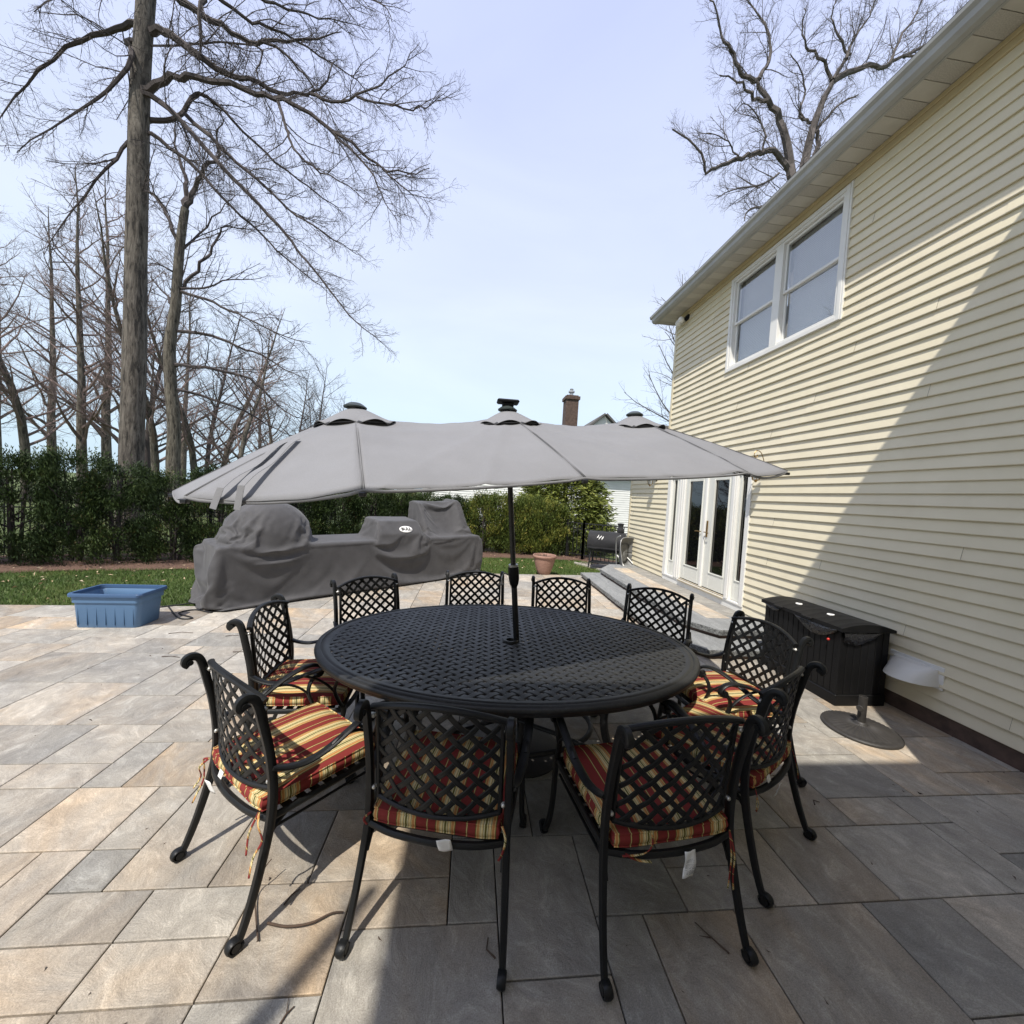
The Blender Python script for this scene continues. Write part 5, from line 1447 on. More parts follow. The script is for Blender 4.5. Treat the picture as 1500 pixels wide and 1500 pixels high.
for k in range(3):
    t = thing('garden_shrub', 'yellow green conical shrub in the planting bed by the iron fence', 'shrub', (0, 0, -100), 0, 'yellow green shrubs before the iron fence')
    hedge_mesh(140+k, 1.65, 0.52, 0.50, 10000, 0.042, 0.55).build('foliage', MAT['hedge_light'], t)
    trunk_mesh(60+k, 1.6, 0.022, 4).build('stem', MAT['bark_dark'], t)
    lp.append(t)
path = [(-19.0, 3.2), (-13, 5.6), (-6.35, 8.0), (-5.2, 8.35), (-0.6, 11.0)]
def along(path, step):
    out = []; carry = 0
    for (a, b) in zip(path, path[1:]):
        L = math.dist(a, b); d = carry
        while d < L: out.append((a[0]+(b[0]-a[0])*d/L, a[1]+(b[1]-a[1])*d/L)); d += step
        carry = d-L
    return out
rh = random.Random(8); used = set()
HLAB = ['dense dark green arborvitae shrub in the hedge along the lawn']
for i, (x, y) in enumerate(along(path, 0.74)):
    k = rh.randrange(4); p = protos[k]; f = (x+19)/19
    s = rh.uniform(0.86, 1.05)*(0.98 if x < -4.5 else 0.93 if x < -2.5 else 0.86)
    loc = (x+rh.uniform(-.08, .08), y+rh.uniform(-.12, .12)+0.12, -0.06); rz = rh.uniform(0, 6.28)
    if k not in used: used.add(k); p.location = loc; p.rotation_euler = (0, 0, rz); p.scale = (1, 1, s)
    else: dup(p, loc, rz, None, None, (rh.uniform(0.92, 1.1), rh.uniform(0.92, 1.1), s))
for k in range(4):
    if k not in used: protos[k].location = (-20-k, 2.6, -0.06)
used = set()
for i, (x, y) in enumerate([(-0.15, 11.35), (0.35, 11.15), (0.85, 11.45), (1.25, 11.2), (1.7, 11.4), (2.1, 11.15), (2.55, 11.25)]):
    k = i % 3; p = lp[k]; loc = (x, y, -0.06); rz = rh.uniform(0, 6.28); s = (0.86, 1.0, 1.02, 0.9, 1.0, 0.96, 0.9)[i]
    if k not in used: used.add(k); p.location = loc; p.rotation_euler = (0, 0, rz); p.scale = (1, 1, s)
    else: dup(p, loc, rz, None, None, (1, 1, s))
# mulch bed
mb = MB(); front = [(-19, 2.4), (-13, 4.9), (-6.4, 7.35), (-5.0, 7.7), (-0.6, 10.15), (1.6, 10.45), (3.0, 10.4), (3.35, 10.0)]; back = [(-19.4, 4.6), (-13.4, 7.0), (-6.8, 9.2), (-5.6, 9.4), (-1.2, 12.0), (1.6, 12.3), (3.4, 12.2), (4.2, 10.6)]
def bed(a, b):
    q = a*(len(front)-1); i = min(int(q), len(front)-2); t = q-i
    p = Vector(front[i]).lerp(Vector(front[i+1]), t); r_ = Vector(back[i]).lerp(Vector(back[i+1]), t); w_ = 0.10*noise.noise(Vector((p.x*1.5, p.y*1.5, 0))) if b == 0 else 0
    c = p.lerp(r_, b); return (c.x, c.y-w_, -0.056+0.05*math.sin(PI*min(1, b*1.5+0.02))**0.7+0.02*noise.noise(Vector((c.x*6, c.y*6, 1))))
mb.grid(bed, 240, 10); o = mb.build('mulch_bed', MAT['mulch'], None, True); struct(o)
# big soft evergreen behind the fence
t = thing('evergreen_tree', 'broad feathery yellow green evergreen tree behind the iron fence', 'tree', (3.0, 12.7, -0.06))
rnd = random.Random(77); mb = MB()
for k in range(900):
    z = rnd.uniform(0.0, 1.0); H_ = 3.7; rr = 1.78*(1-z)**0.62*(1.0 if z > 0.22 else 0.86+z*0.6); q = rnd.uniform(0, 2*PI); r = rr*rnd.uniform(0.55, 1.04)
    c = Vector((math.cos(q)*r, math.sin(q)*r, 0.28+z*(H_-0.3)-0.10*r)); out = Vector((math.cos(q), math.sin(q), 0.10)); tn = rnd.random()
    for j in range(44):
        s = rnd.gauss(0, 1); p = c+out*rnd.gauss(0.04, 0.11)+Vector((-out.y, out.x, 0))*rnd.gauss(0, 0.15)+Vector((0, 0, rnd.gauss(0, 0.055)))
        leaf_cloud(mb, [p], 0.082, rnd, 0.4, 2.0, lambda _: 0.25+tn*0.6, [out*0.9+Vector((0, 0, -0.15))])
mb.build('crown', MAT['cypress'], t)
mb = MB(); mb.tube([(0, 0, -0.1), (0.05, 0, 1.5), (0, 0, 3.4)], 0.11, 0.03, 8)
for k in range(26):
    z = rnd.uniform(0.4, 3); q = rnd.uniform(0, 6.28); L = 1.3*(1-z/3.9); mb.tube([(0, 0, z), (math.cos(q)*L*.6, math.sin(q)*L*.6, z+.05), (math.cos(q)*L, math.sin(q)*L, z)], 0.022, 0.006, 5)
mb.build('trunk', MAT['bark_dark'], t)

# ================================================================== IRON FENCE
def fence(pts, h, label, spacing=0.115, z0=-0.05):
    t = thing('iron_fence', label, 'fence', (pts[0][0], pts[0][1], 0)); o = Vector((pts[0][0], pts[0][1], 0))
    pk = MB(); rl = MB()
    for (a, b) in zip(pts, pts[1:]):
        A, B = Vector((*a, 0))-o, Vector((*b, 0))-o; L = (B-A).length; n = max(1, int(L/spacing)); d = (B-A)/n
        for k in range(n):
            p = A+d*(k+0.5); pk.box(p.x-0.008, p.y-0.008, z0+0.05, p.x+0.008, p.y+0.008, h-0.01)
        for z in (h, h-0.17, 0.10):
            rl.sweep([A+Vector((0, 0, z)), B+Vector((0, 0, z))], 0.03, 0.028, (0, 0, 1), 4, 8)
        m = max(1, round(L/1.8))
        for k in range(m+1):
            p = A+(B-A)*k/m; q = MB(); q.box(p.x-0.027, p.y-0.027, z0, p.x+0.027, p.y+0.027, h+0.05); q.box(p.x-0.034, p.y-0.034, h+0.0505, p.x+0.034, p.y+0.034, h+0.065); q.build('post', MAT['iron'], t)
    pk.build('pickets', MAT['iron'], t); rl.build('rails', MAT['iron'], t); return t
fence([(-9.5, 8.2), (-5.8, 9.35), (-1.0, 12.1), (2.6, 12.05)], 1.05, 'black iron fence running through the hedge behind the lawn')
fence([(2.75, 10.95), (3.1, 10.55), (4.6, 9.45)], 0.98, 'black iron fence section behind the covered smoker at the house corner')

# ================================================================== NEIGHBOUR
nb = thing('neighbor_house', 'white clapboard house beyond the hedge with tall brick chimney', 'house', (3, 19, 0))
mb = MB(); z = -0.05
while z < 3.0:
    for (y0, X0, X1) in ((19.0, -2.4, 9.5),):
        mb.add([(X0-3, 0, z), (X1-3, 0, z), (X1-3, -0.022, z), (X0-3, -0.022, z), (X0-3, -0.002, z+0.11), (X1-3, -0.002, z+0.11)], [(0, 1, 2, 3), (3, 2, 5, 4)])
    z += 0.11
mb.box(-5.4, 0.001, -0.05, 6.5, 7, 3.0)
mb.add([(6.501, 0, 3.0), (6.501, 7, 3.0), (6.501, 3.5, 5.2)], [(0, 1, 2)]); mb.add([(-5.401, 0, 3.0), (-5.401, 7, 3.0), (-5.401, 3.5, 5.2)], [(0, 2, 1)])
mb.build('wall', MAT['white_siding'], nb)
mb = MB()
slab4((-5.7, -0.4, 2.9), (6.8, -0.4, 2.9), (6.8, 3.5, 5.28), (-5.7, 3.5, 5.28)); slab4((-5.7, 7.4, 2.9), (6.8, 7.4, 2.9), (6.8, 3.5, 5.285), (-5.7, 3.5, 5.285))
slab4((2.2, 0.1, 4.9), (3.37, 0.1, 5.92), (3.37, 3.6, 5.92), (2.2, 3.6, 4.9), 0.09); slab4((4.5, 0.1, 4.9), (3.38, 0.1, 5.92), (3.38, 3.6, 5.92), (4.5, 3.6, 4.9), 0.09)
mb.build('roof', MAT['shingle'], nb)
mb = MB(); mb.add([(2.25, 0.3, 4.5), (4.45, 0.3, 4.5), (4.45, 0.3, 4.93), (3.37, 0.3, 5.88), (2.25, 0.3, 4.93)], [(0, 1, 2, 3, 4)]); mb.box(2.3, 0.31, 3.2, 4.4, 3.4, 4.6); mb.build('gable', MAT['white_siding'], nb)
mb = MB(); mb.box(1.48, 0.8, 3.0, 2.12, 1.5, 6.70); mb.box(1.42, 0.74, 6.7005, 2.18, 1.56, 6.86); mb.box(1.5, 0.82, 6.8605, 2.1, 1.48, 6.92)
ch = mb.build('chimney', MAT['brick_dark'], nb)
mb = MB(); mb.lathe([(0.10, 6.92), (0.10, 7.1), (0.16, 7.12), (0.16, 7.20), (0.05, 7.22), (0.10, 7.30), (0.001, 7.34)], 1.8, 1.15, 12); mb.build('flue', MAT['steel'], ch, True, 40)
for (x0, x1, z0, z1) in ((-2.58, -1.9, 0.75, 1.62), (0.2, 1.1, 0.8, 1.7)):
    mb = MB(); frame = mb; mb.box(x0-0.06, -0.05, z0-0.06, x1+0.06, -0.026, z1+0.06); wn = mb.build('window', MAT['white_vinyl'], nb)
    mb = MB(); mb.box(x0, -0.056, z0, (x0+x1)/2-0.02, -0.0505, z1); mb.box((x0+x1)/2+0.02, -0.056, z0, x1, -0.0505, z1); mb.build('pane', MAT['door_glass'], wn)

# ================================================================== SMOKER, BARROW
mb = MB(); mb.add([(2.75, 10.0, -0.045), (3.55, 8.45, -0.045), (4.5, 8.9, -0.045), (4.2, 10.2, -0.045), (3.2, 10.5, -0.045)], [(0, 1, 2, 3, 4)])
struct(mb.build('gravel_pad', MAT['joint'].copy())); bpy.data.materials[-1].name = 'pad'
pad = bpy.data.objects['gravel_pad']; pm = simple('gravel', (0.20, 0.175, 0.15), 0.95, 0.4, 40, 0.6, 60); pad.data.materials[0] = pm
t = thing('pad_edging', 'pale concrete edging strip between lawn and gravel pad', 'edging', (2.75, 10.0, 0))
mb = MB(); mb.sweep([(0, 0, -0.04), (0.40, -0.80, -0.04), (0.62, -1.50, -0.04)], 0.07, 0.05, (0, 0, 1), 4, 8); mb.build('edge', simple('pale_concrete', (0.42, 0.39, 0.33), 0.9, 0.15, 9), t)
sm = thing('covered_smoker', 'barrel smoker on wheels under a black cover with white emblem', 'smoker', (3.32, 9.25, -0.045), R_(-30))
mb = MB()
def cov(a, b):
    q = 2*PI*a; x = -0.46+0.92*b; r = 0.27*(1 if 0.03 < b < 0.97 else 0.5)
    yy = math.cos(q)*r*0.95; zz = 0.66+math.sin(q)*r*1.0
    if zz < 0.55: zz = 0.55-(0.55-zz)*0.75; yy *= 1.12
    d = 1+0.07*noise.noise(Vector((x*6, q*1.5, 3)))+0.02*noise.noise(Vector((x*20, q*5, 3)))
    return (x, yy*d, 0.66+(zz-0.66)*d)
mb.grid(cov, 60, 30); mb.grid(lambda a, b: tuple(Vector(cov(a, 0)).lerp(Vector((-0.47, 0, 0.66)), b)), 60, 3, True); mb.grid(lambda a, b: tuple(Vector(cov(a, 1)).lerp(Vector((0.47, 0, 0.66)), b)), 60, 3)
def ch_(a, b): q = 2*PI*a; r = 0.085*(1-0.2*b)+0.012*math.sin(b*14); return (0.30+r*math.cos(q), r*math.sin(q), 0.78+0.38*b)
mb.grid(ch_, 24, 14); mb.grid(lambda a, b: tuple(Vector(ch_(a, 1)).lerp(Vector((0.30, 0, 1.17)), b)), 24, 1)
cv = mb.build('cover', MAT['cover_black'], sm, True)
mb = MB(); rb = random.Random(3)
for k in range(7):
    x = -0.20+k*0.022; z = 0.80+0.03*math.sin(k*2.1); h = 0.02+0.02*((k*3) % 4)/3
    y = -0.255+0.02*k/7; mb.add([(x, y-0.005, z-h), (x+0.018, y-0.005, z-h*0.3), (x+0.026, y+0.004, z+h), (x+0.004, y+0.004, z+h*0.6)], [(0, 1, 2, 3)])
mb.build('emblem', MAT['white_cloth'], cv)
for (x, y) in ((-0.38, -0.2), (-0.38, 0.2), (0.38, -0.2), (0.38, 0.2)):
    mb = MB(); mb.sweep([(x*0.9, y*0.8, 0.5), (x, y, 0.04)], 0.03, 0.03, (1, 0, 0), 4, 8); mb.build('leg', MAT['iron'], sm)
mb = MB(); mb.box(-0.38, -0.2, 0.16, 0.38, 0.2, 0.175); mb.build('shelf', MAT['iron'], sm)
for y in (-0.23, 0.23):
    mb = MB(); mb.tube([(-0.02+0.38, y-0.02, 0.08), (0.36, y+0.02, 0.08)], 0.08, 0.08, 20, True); mb.build('wheel', MAT['rubber'], sm, True, 40)
    mb = MB(); mb.tube([(0.36, y-0.026, 0.08), (0.36, y+0.026, 0.08)], 0.045, 0.045, 16, True); mb.build('wheel_hub', MAT['steel'], sm, True, 40)
wb = thing('wheelbarrow', 'grey wheelbarrow with pale tubular handles tipped up against the fence', 'wheelbarrow', (3.50, 8.72, -0.045), R_(25))
mb = MB()
def tray(a, b):   # deep tray stood on its nose
    q = a*2*PI; c_, s_ = math.cos(q), math.sin(q); sq = (abs(c_)**4+abs(s_)**4)**-0.25
    w_ = 0.15+0.13*b; h_ = 0.24+0.14*b
    return (c_*sq*w_, -0.05-0.20*b+0.10*s_*b, 0.50+s_*sq*h_)
mb.grid(tray, 48, 8); mb.grid(lambda a, b: tuple(Vector(tray(a, 0)).lerp(Vector((0, -0.05, 0.5)), b)), 48, 3, True)
tr = mb.build('tray', MAT['barrow'], wb, True, 50); tr.modifiers.new('s', 'SOLIDIFY').thickness = 0.006
mb = MB(); mb.sweep([tray(k/48, 1) for k in range(48)], 0.016, 0.016, (0, 1, 0), 6, 2, closed=True); mb.build('tray_rim', MAT['steel'], wb, True)
for s_ in (-1, 1):
    mb = MB(); mb.tube(smooth_path([(s_*0.10, 0.02, 0.08), (s_*0.14, 0.03, 0.40), (s_*0.20, 0.0, 0.72), (s_*0.24, -0.06, 0.86), (s_*0.24, -0.16, 0.92)], 4), 0.015, 0.015, 8, True); mb.build('handle', MAT['steel'], wb, True)
    mb = MB(); mb.tube(smooth_path([(s_*0.12, 0.02, 0.45), (s_*0.16, -0.18, 0.30), (s_*0.16, -0.30, 0.20), (s_*0.06, -0.34, 0.14)], 4), 0.013, 0.013, 8, True); mb.build('leg', MAT['white_vinyl'], wb, True)
mb = MB(); mb.sweep([(0.0, 0.0+0.13*math.cos(2*PI*k/24), 0.15+0.13*math.sin(2*PI*k/24)) for k in range(24)], 0.06, 0.05, (1, 0, 0), 8, 2, closed=True); mb.tube([(-0.1, 0, 0.15), (0.1, 0, 0.15)], 0.03, 0.03, 8, True); mb.build('wheel', MAT['rubber'], wb, True, 50)

# ================================================================== GRASS AND LEAVES
def lawn_ok(x, y):
    if inside(x, y): return False
    # south of the bed front edge
    for (a, b) in zip(front, front[1:]):
        if a[0] <= x <= b[0]: return y < a[1]+(b[1]-a[1])*(x-a[0])/(b[0]-a[0])+0.05
    return False
rg = random.Random(12); V = []; Fc = []; T = []; cnt = 0
for tries in range(400000):
    x = rg.uniform(-11, 3.4); y = rg.uniform(4.6, 10.7)
    if not lawn_ok(x, y): continue
    if x > 2.7 and y < 10.0 and x > 2.75+(10-y)*0.5-0.05: continue
    if rg.random() > 0.75-0.03*abs(x): continue
    h = rg.uniform(0.025, 0.062); q = rg.uniform(0, 6.28); w_ = 0.0045; lx, ly = rg.gauss(0, 0.02), rg.gauss(0, 0.02)
    c_, s_ = math.cos(q)*w_, math.sin(q)*w_; n = len(V)
    V += [(x-c_, y-s_, -0.06), (x+c_, y+s_, -0.06), (x+lx, y+ly, -0.06+h)]; Fc.append((n, n+1, n+2))
    pv = 0.5+0.5*noise.noise(Vector((x*1.2, y*1.2, 0))); T.append(min(1, max(0, pv*0.75+rg.gauss(0, 0.12)+(0.35 if rg.random() < 0.04 else 0)))); cnt += 1
me = bpy.data.meshes.new('grass'); me.from_pydata(V, [], Fc); me.materials.append(MAT['blade'])
ca = me.color_attributes.new('tone', 'FLOAT_COLOR', 'CORNER'); buf = []
for tt in T: buf += [tt, tt, tt, 1]*3
ca.data.foreach_set('color', buf); go = bpy.data.objects.new('grass', me); C.objects.link(go); go['kind'] = 'stuff'; go['label'] = 'short green lawn grass between patio and hedge'
mb = MB(); n = 0
while n < 900:
    x = rg.uniform(-9, 3.3); y = rg.uniform(4.9, 11.0)
    if inside(x, y): continue
    bedz = not lawn_ok(x, y)
    if bedz and (y > 11.3 or y < 5.5): continue
    leaf_cloud(mb, [(x, y, -0.02+rg.uniform(0, 0.02))], 0.042, rg, 0.8, 1.3); n += 1
o = mb.build('fallen_leaves', MAT['deadleaf']); o['kind'] = 'stuff'; o['label'] = 'pale dead leaves scattered over the lawn and mulch'
# twigs lying on the patio, each by itself
for i, (px, py, a, L, cv_) in enumerate([(265, 928, 8, 0.22, 0.02), (290, 968, 0, 0.14, 0.01), (352, 955, 12, 0.12, -0.01), (250, 963, -5, 0.16, 0.012), (340, 932, 10, 0.12, 0.01), (1042, 1375, 122, 0.13, 0.004), (428, 1315, 60, 0.07, 0.006), (990, 1168, 60, 0.05, 0.01), (1197, 1178, 20, 0.05, 0.02), (420, 1490, 60, 0.05, 0.003), (720, 1390, 110, 0.07, 0.02), (1090, 1040, -30, 0.2, 0.02)]):
    p = gz(px, py); d = Vector((math.cos(R_(a)), math.sin(R_(a)), 0)); s_ = Vector((-d.y, d.x, 0))
    mb = MB(); mb.tube([d*(-L/2)+Vector((0, 0, 0.005)), s_*cv_+Vector((0, 0, 0.008)), d*(L/2)+Vector((0, 0, 0.005))], 0.0035, 0.002, 5, True)
    if i % 2: mb.tube([s_*cv_*0.9+Vector((0, 0, 0.006)), s_*(cv_+0.03)+d*0.03+Vector((0, 0, 0.006))], 0.002, 0.001, 4)
    o = mb.build('fallen_twig', MAT['twig']); o.location = (p.x, p.y, 0); tag(o, 'small dark fallen twig lying on the stone pavers', 'twig', 'fallen twigs on the patio')
mb = MB(); rg2 = random.Random(77)
for k in range(420):
    x = rg2.uniform(-5.5, 3.6); y = rg2.uniform(0.9, 7.8)
    if not inside(x, y): continue
    leaf_cloud(mb, [(x, y, 0.003)], rg2.choice((0.006, 0.008, 0.012, 0.018)), rg2, 0.85, 1.4)
o = mb.build('leaf_crumbs', simple('crumbs', (0.07, 0.045, 0.03), 0.95, 0.4, 30)); o['kind'] = 'stuff'; o['label'] = 'dark leaf crumbs scattered over the pavers'
# hose by the tote
o = thing('garden_hose', 'thin black hose looping on the pavers between the tote and the covered kitchen', 'hose', (-3.3, 4.9, 0))
pts = [gz(247, 889, 0.01), gz(262, 905, 0.01), gz(282, 905, 0.01), gz(262, 898, 0.012), gz(285, 893, 0.01), gz(310, 897, 0.01), gz(290, 884, 0.01), gz(262, 886, 0.01), gz(200, 893, 0.01)]
mb = MB(); mb.tube(smooth_path([p-Vector((-3.3, 4.9, 0)) for p in pts], 8), 0.008, 0.008, 6); mb.build('tubing', MAT['hose'], o, True)
o = thing('dry_stalk', 'bent dry brown stalk arching from the front left chair leg over the pavers', 'stalk', (-0.62, 1.5, 0))
pts = [gz(378, 1378, 0.01), gz(374, 1310, 0.02), gz(386, 1275, 0.08), gz(398, 1258, 0.10)]
mb = MB(); b_ = Vector((-0.62, 1.5, 0)); mb.tube(smooth_path([p-b_ for p in pts], 6), 0.003, 0.0022, 5)
pts = [gz(392, 1352, 0.01), gz(420, 1357, 0.012), gz(455, 1352, 0.014), (gz(485, 1338, 0.012)), gz(503, 1336, 0.01)]
mb.tube(smooth_path([p-b_ for p in pts], 6), 0.0045, 0.003, 6); mb.build('stem', MAT['twig'], o, True)

# ================================================================== BARE TREES
def rand_perp(t, rnd):
    a = t.orthogonal().normalized(); q = rnd.uniform(0, 2*PI); return a*math.cos(q)+t.cross(a)*math.sin(q)
def grow(mb, pts, r0, r1, lvl, maxl, rnd, P):
    """tube along pts, then side shoots; P holds per-level settings"""
    n = (9, 6, 4, 3, 3)[min(4, lvl)]
    mb.tube(pts, r0, r1, n)
    if lvl >= maxl: return
    seg = [(pts[i+1]-pts[i]).length for i in range(len(pts)-1)]; L = sum(seg)
    sp, ratio, ang, wig, lift, start = P[lvl][:6]
    d = L*start+rnd.uniform(0, sp)
    while d < L*0.985:
        acc = 0
        for i, s in enumerate(seg):
            if acc+s >= d: break
            acc += s
        t = (d-acc)/max(1e-6, seg[i]); p = pts[i].lerp(pts[i+1], t); tg = (pts[i+1]-pts[i]).normalized(); f = d/L
        a = R_(ang*rnd.uniform(0.65, 1.3)); dirv = (tg*math.cos(a)+rand_perp(tg, rnd)*math.sin(a)).normalized()
        ln = ratio*rnd.uniform(0.5, 1.2)*(1-0.55*f)
        k = 5 if lvl < 2 else 4 if lvl == 2 else 3; cp = [p]; dv = dirv.copy(); q = p.copy()
        for j in range(k):
            dv = (dv+Vector((rnd.gauss(0, wig), rnd.gauss(0, wig), rnd.gauss(0, wig)+lift))).normalized(); q = q+dv*(ln/k); cp.append(q)
        rr = (r0+(r1-r0)*f); cr = min(rr*0.75, max(0.0018, ln*P[lvl+1][6] if len(P[lvl+1]) > 6 else ln*0.011))
        grow(mb, cp, cr, max(0.0016, cr*0.42), lvl+1, maxl, rnd, P)
        d += sp*rnd.uniform(0.55, 1.5)*(1 if f < 0.6 else 0.8)
class PP(tuple): pass
def px_path(lst, Y0, Y1, ox, oy, sc_, rnd, base):
    n = len(lst); out = []
    for i, (x, y) in enumerate(lst):
        f = i/(n-1); Y = Y0+(Y1-Y0)*f
        out.append(at(ox+x/sc_, oy+y/sc_, Y)-base)
    return smooth_path(out, 3)
# ---- big oak at the left edge
rnd = random.Random(41)
base = at(192, 700, 9.6); base.z = -0.06; base.x -= 0.02
oak = thing('oak_tree', 'large bare oak at the left edge with a thick trunk and drooping branches', 'tree', base)
tp = [Vector((base.x, 9.6, -0.1)), at(193, 655, 9.6), at(197, 520, 9.6), at(199, 400, 9.6), at(202, 260, 9.6), at(205, 130, 9.6), at(214, 0, 9.6), at(222, -120, 9.6), at(226, -260, 9.6)]
tp = smooth_path([p-base for p in tp], 5)
mb = MB(); n = 28; vs = []; fs = []
for i, p in enumerate(tp):
    f = i/(len(tp)-1); r = 0.225-0.09*f+0.07*max(0, 1-i/5)**2
    for k in range(n):
        q = 2*PI*k/n; rr = r*(1+0.05*noise.noise(Vector((math.cos(q)*3, math.sin(q)*3, p.z*0.6)))+0.05*noise.noise(Vector((math.cos(q)*9, math.sin(q)*9, p.z*1.8))))
        vs.append((p.x+math.cos(q)*rr, p.y+math.sin(q)*rr, p.z))
for i in range(len(tp)-1):
    for k in range(n): fs.append((i*n+k, i*n+(k+1) % n, (i+1)*n+(k+1) % n, (i+1)*n+k))
mb.add(vs, fs)
mb.build('trunk', MAT['bark'], oak, True)
POAK = [(0, 0, 0, 0, 0, 0), (0.125, 1.20, 42, 0.16, 0.01, 0.10, 0.0085), (0.085, 0.46, 48, 0.22, 0.01, 0.08, 0.0105), (0.075, 0.18, 55, 0.25, 0.0, 0.12, 0.013), (1, 0, 0, 0, 0, 0, 0.022)]
limbs = [
 ([(100, 325), (180, 285), (270, 280), (400, 310), (520, 350), (620, 380), (720, 440), (840, 530), (930, 600), (1040, 640), (1120, 615)], 9.6, 8.6, 0.085),
 ([(130, 110), (200, 150), (300, 220), (400, 270), (500, 310), (600, 340), (700, 335), (745, 290), (780, 210)], 9.6, 9.2, 0.090),
 ([(690, 340), (760, 370), (860, 355), (940, 300), (1030, 240), (1085, 150)], 9.25, 8.8, 0.036),
 ([(860, 358), (960, 380), (1060, 398), (1130, 380), (1190, 330)], 9.0, 8.6, 0.026),
 ([(130, -60), (210, 0), (300, 60), (400, 120), (490, 155), (600, 150), (710, 140), (800, 120)], 9.6, 10.4, 0.095),
 ([(105, 350), (200, 430), (300, 540), (400, 650), (500, 750), (600, 860), (650, 930), (720, 1010), (800, 1120), (880, 1200), (945, 1240)], 9.6, 8.9, 0.062),
 ([(105, 490), (200, 560), (300, 650), (400, 760), (500, 850), (600, 950), (700, 1030), (760, 1080)], 9.6, 9.9, 0.048),
 ([(105, 440), (180, 440), (230, 410), (265, 345), (340, 375), (440, 480), (560, 590), (680, 690), (760, 740), (820, 800)], 9.6, 10.6, 0.065),
 ([(230, 420), (330, 510), (420, 600), (520, 680), (600, 760), (700, 830), (800, 890), (870, 935)], 9.7, 9.2, 0.045),
 ([(565, 360), (590, 450), (605, 500), (640, 560), (720, 620), (830, 690), (900, 740)], 9.0, 8.6, 0.036),
 ([(290, -20), (282, 120), (280, 250)], 9.4, 9.3, 0.055),
 ([(490, 155), (560, 170), (640, 250), (700, 320), (760, 420), (800, 520)], 9.9, 10.3, 0.036),
 ([(300, -40), (400, 30), (500, 90), (600, 130), (720, 200), (860, 300), (960, 430)], 9.8, 10.8, 0.045),
 ([(480, 160), (490, 260), (510, 340), (550, 420), (560, 520)], 9.6, 9.4, 0.022),
 ([(720, 440), (780, 500), (850, 560), (920, 650), (960, 740), (1010, 820)], 9.0, 8.5, 0.032),
 ([(930, 600), (1000, 660), (1060, 710), (1130, 720)], 8.7, 8.4, 0.018),
 ([(400, -60), (520, 0), (640, 40), (760, 80), (900, 90)], 10, 10.8, 0.045),
 ([(640, -120), (760, -60), (860, -20), (950, 20), (990, 80)], 9.4, 9.0, 0.034),
 ([(95, 700), (140, 740), (180, 810), (200, 870)], 9.6, 9.3, 0.022),
 ([(20, 160), (35, 210), (-60, 330), (-200, 420), (-380, 560)], 9.6, 9.0, 0.07),
 ([(40, 100), (-60, 120), (-200, 180), (-360, 300), (-470, 460)], 9.6, 10.0, 0.08),
 ([(20, 520), (-60, 620), (-180, 760), (-300, 930)], 9.6, 9.2, 0.05),
 ([(130, -150), (0, -120), (-160, -60), (-330, 40)], 9.6, 9.2, 0.08)]
mb = MB()
for lst, Y0, Y1, r in limbs:
    if Y0 == 9.6: lst = [(85-40*min(1, max(0, lst[0][1])/325), lst[0][1]+6)]+lst      # root the limb inside the trunk
    p = px_path(lst, Y0, Y1, 180, 0, 2.5, rnd, base)
    p = [q+Vector((rnd.gauss(0, .012), rnd.gauss(0, .03), rnd.gauss(0, .012))) for q in p]
    grow(mb, p, r, max(0.005, r*0.10), 1, 4, rnd, POAK)
mb.build('crown', MAT['bark_dark'], oak)
print('oak faces', len(mb.f), flush=True)
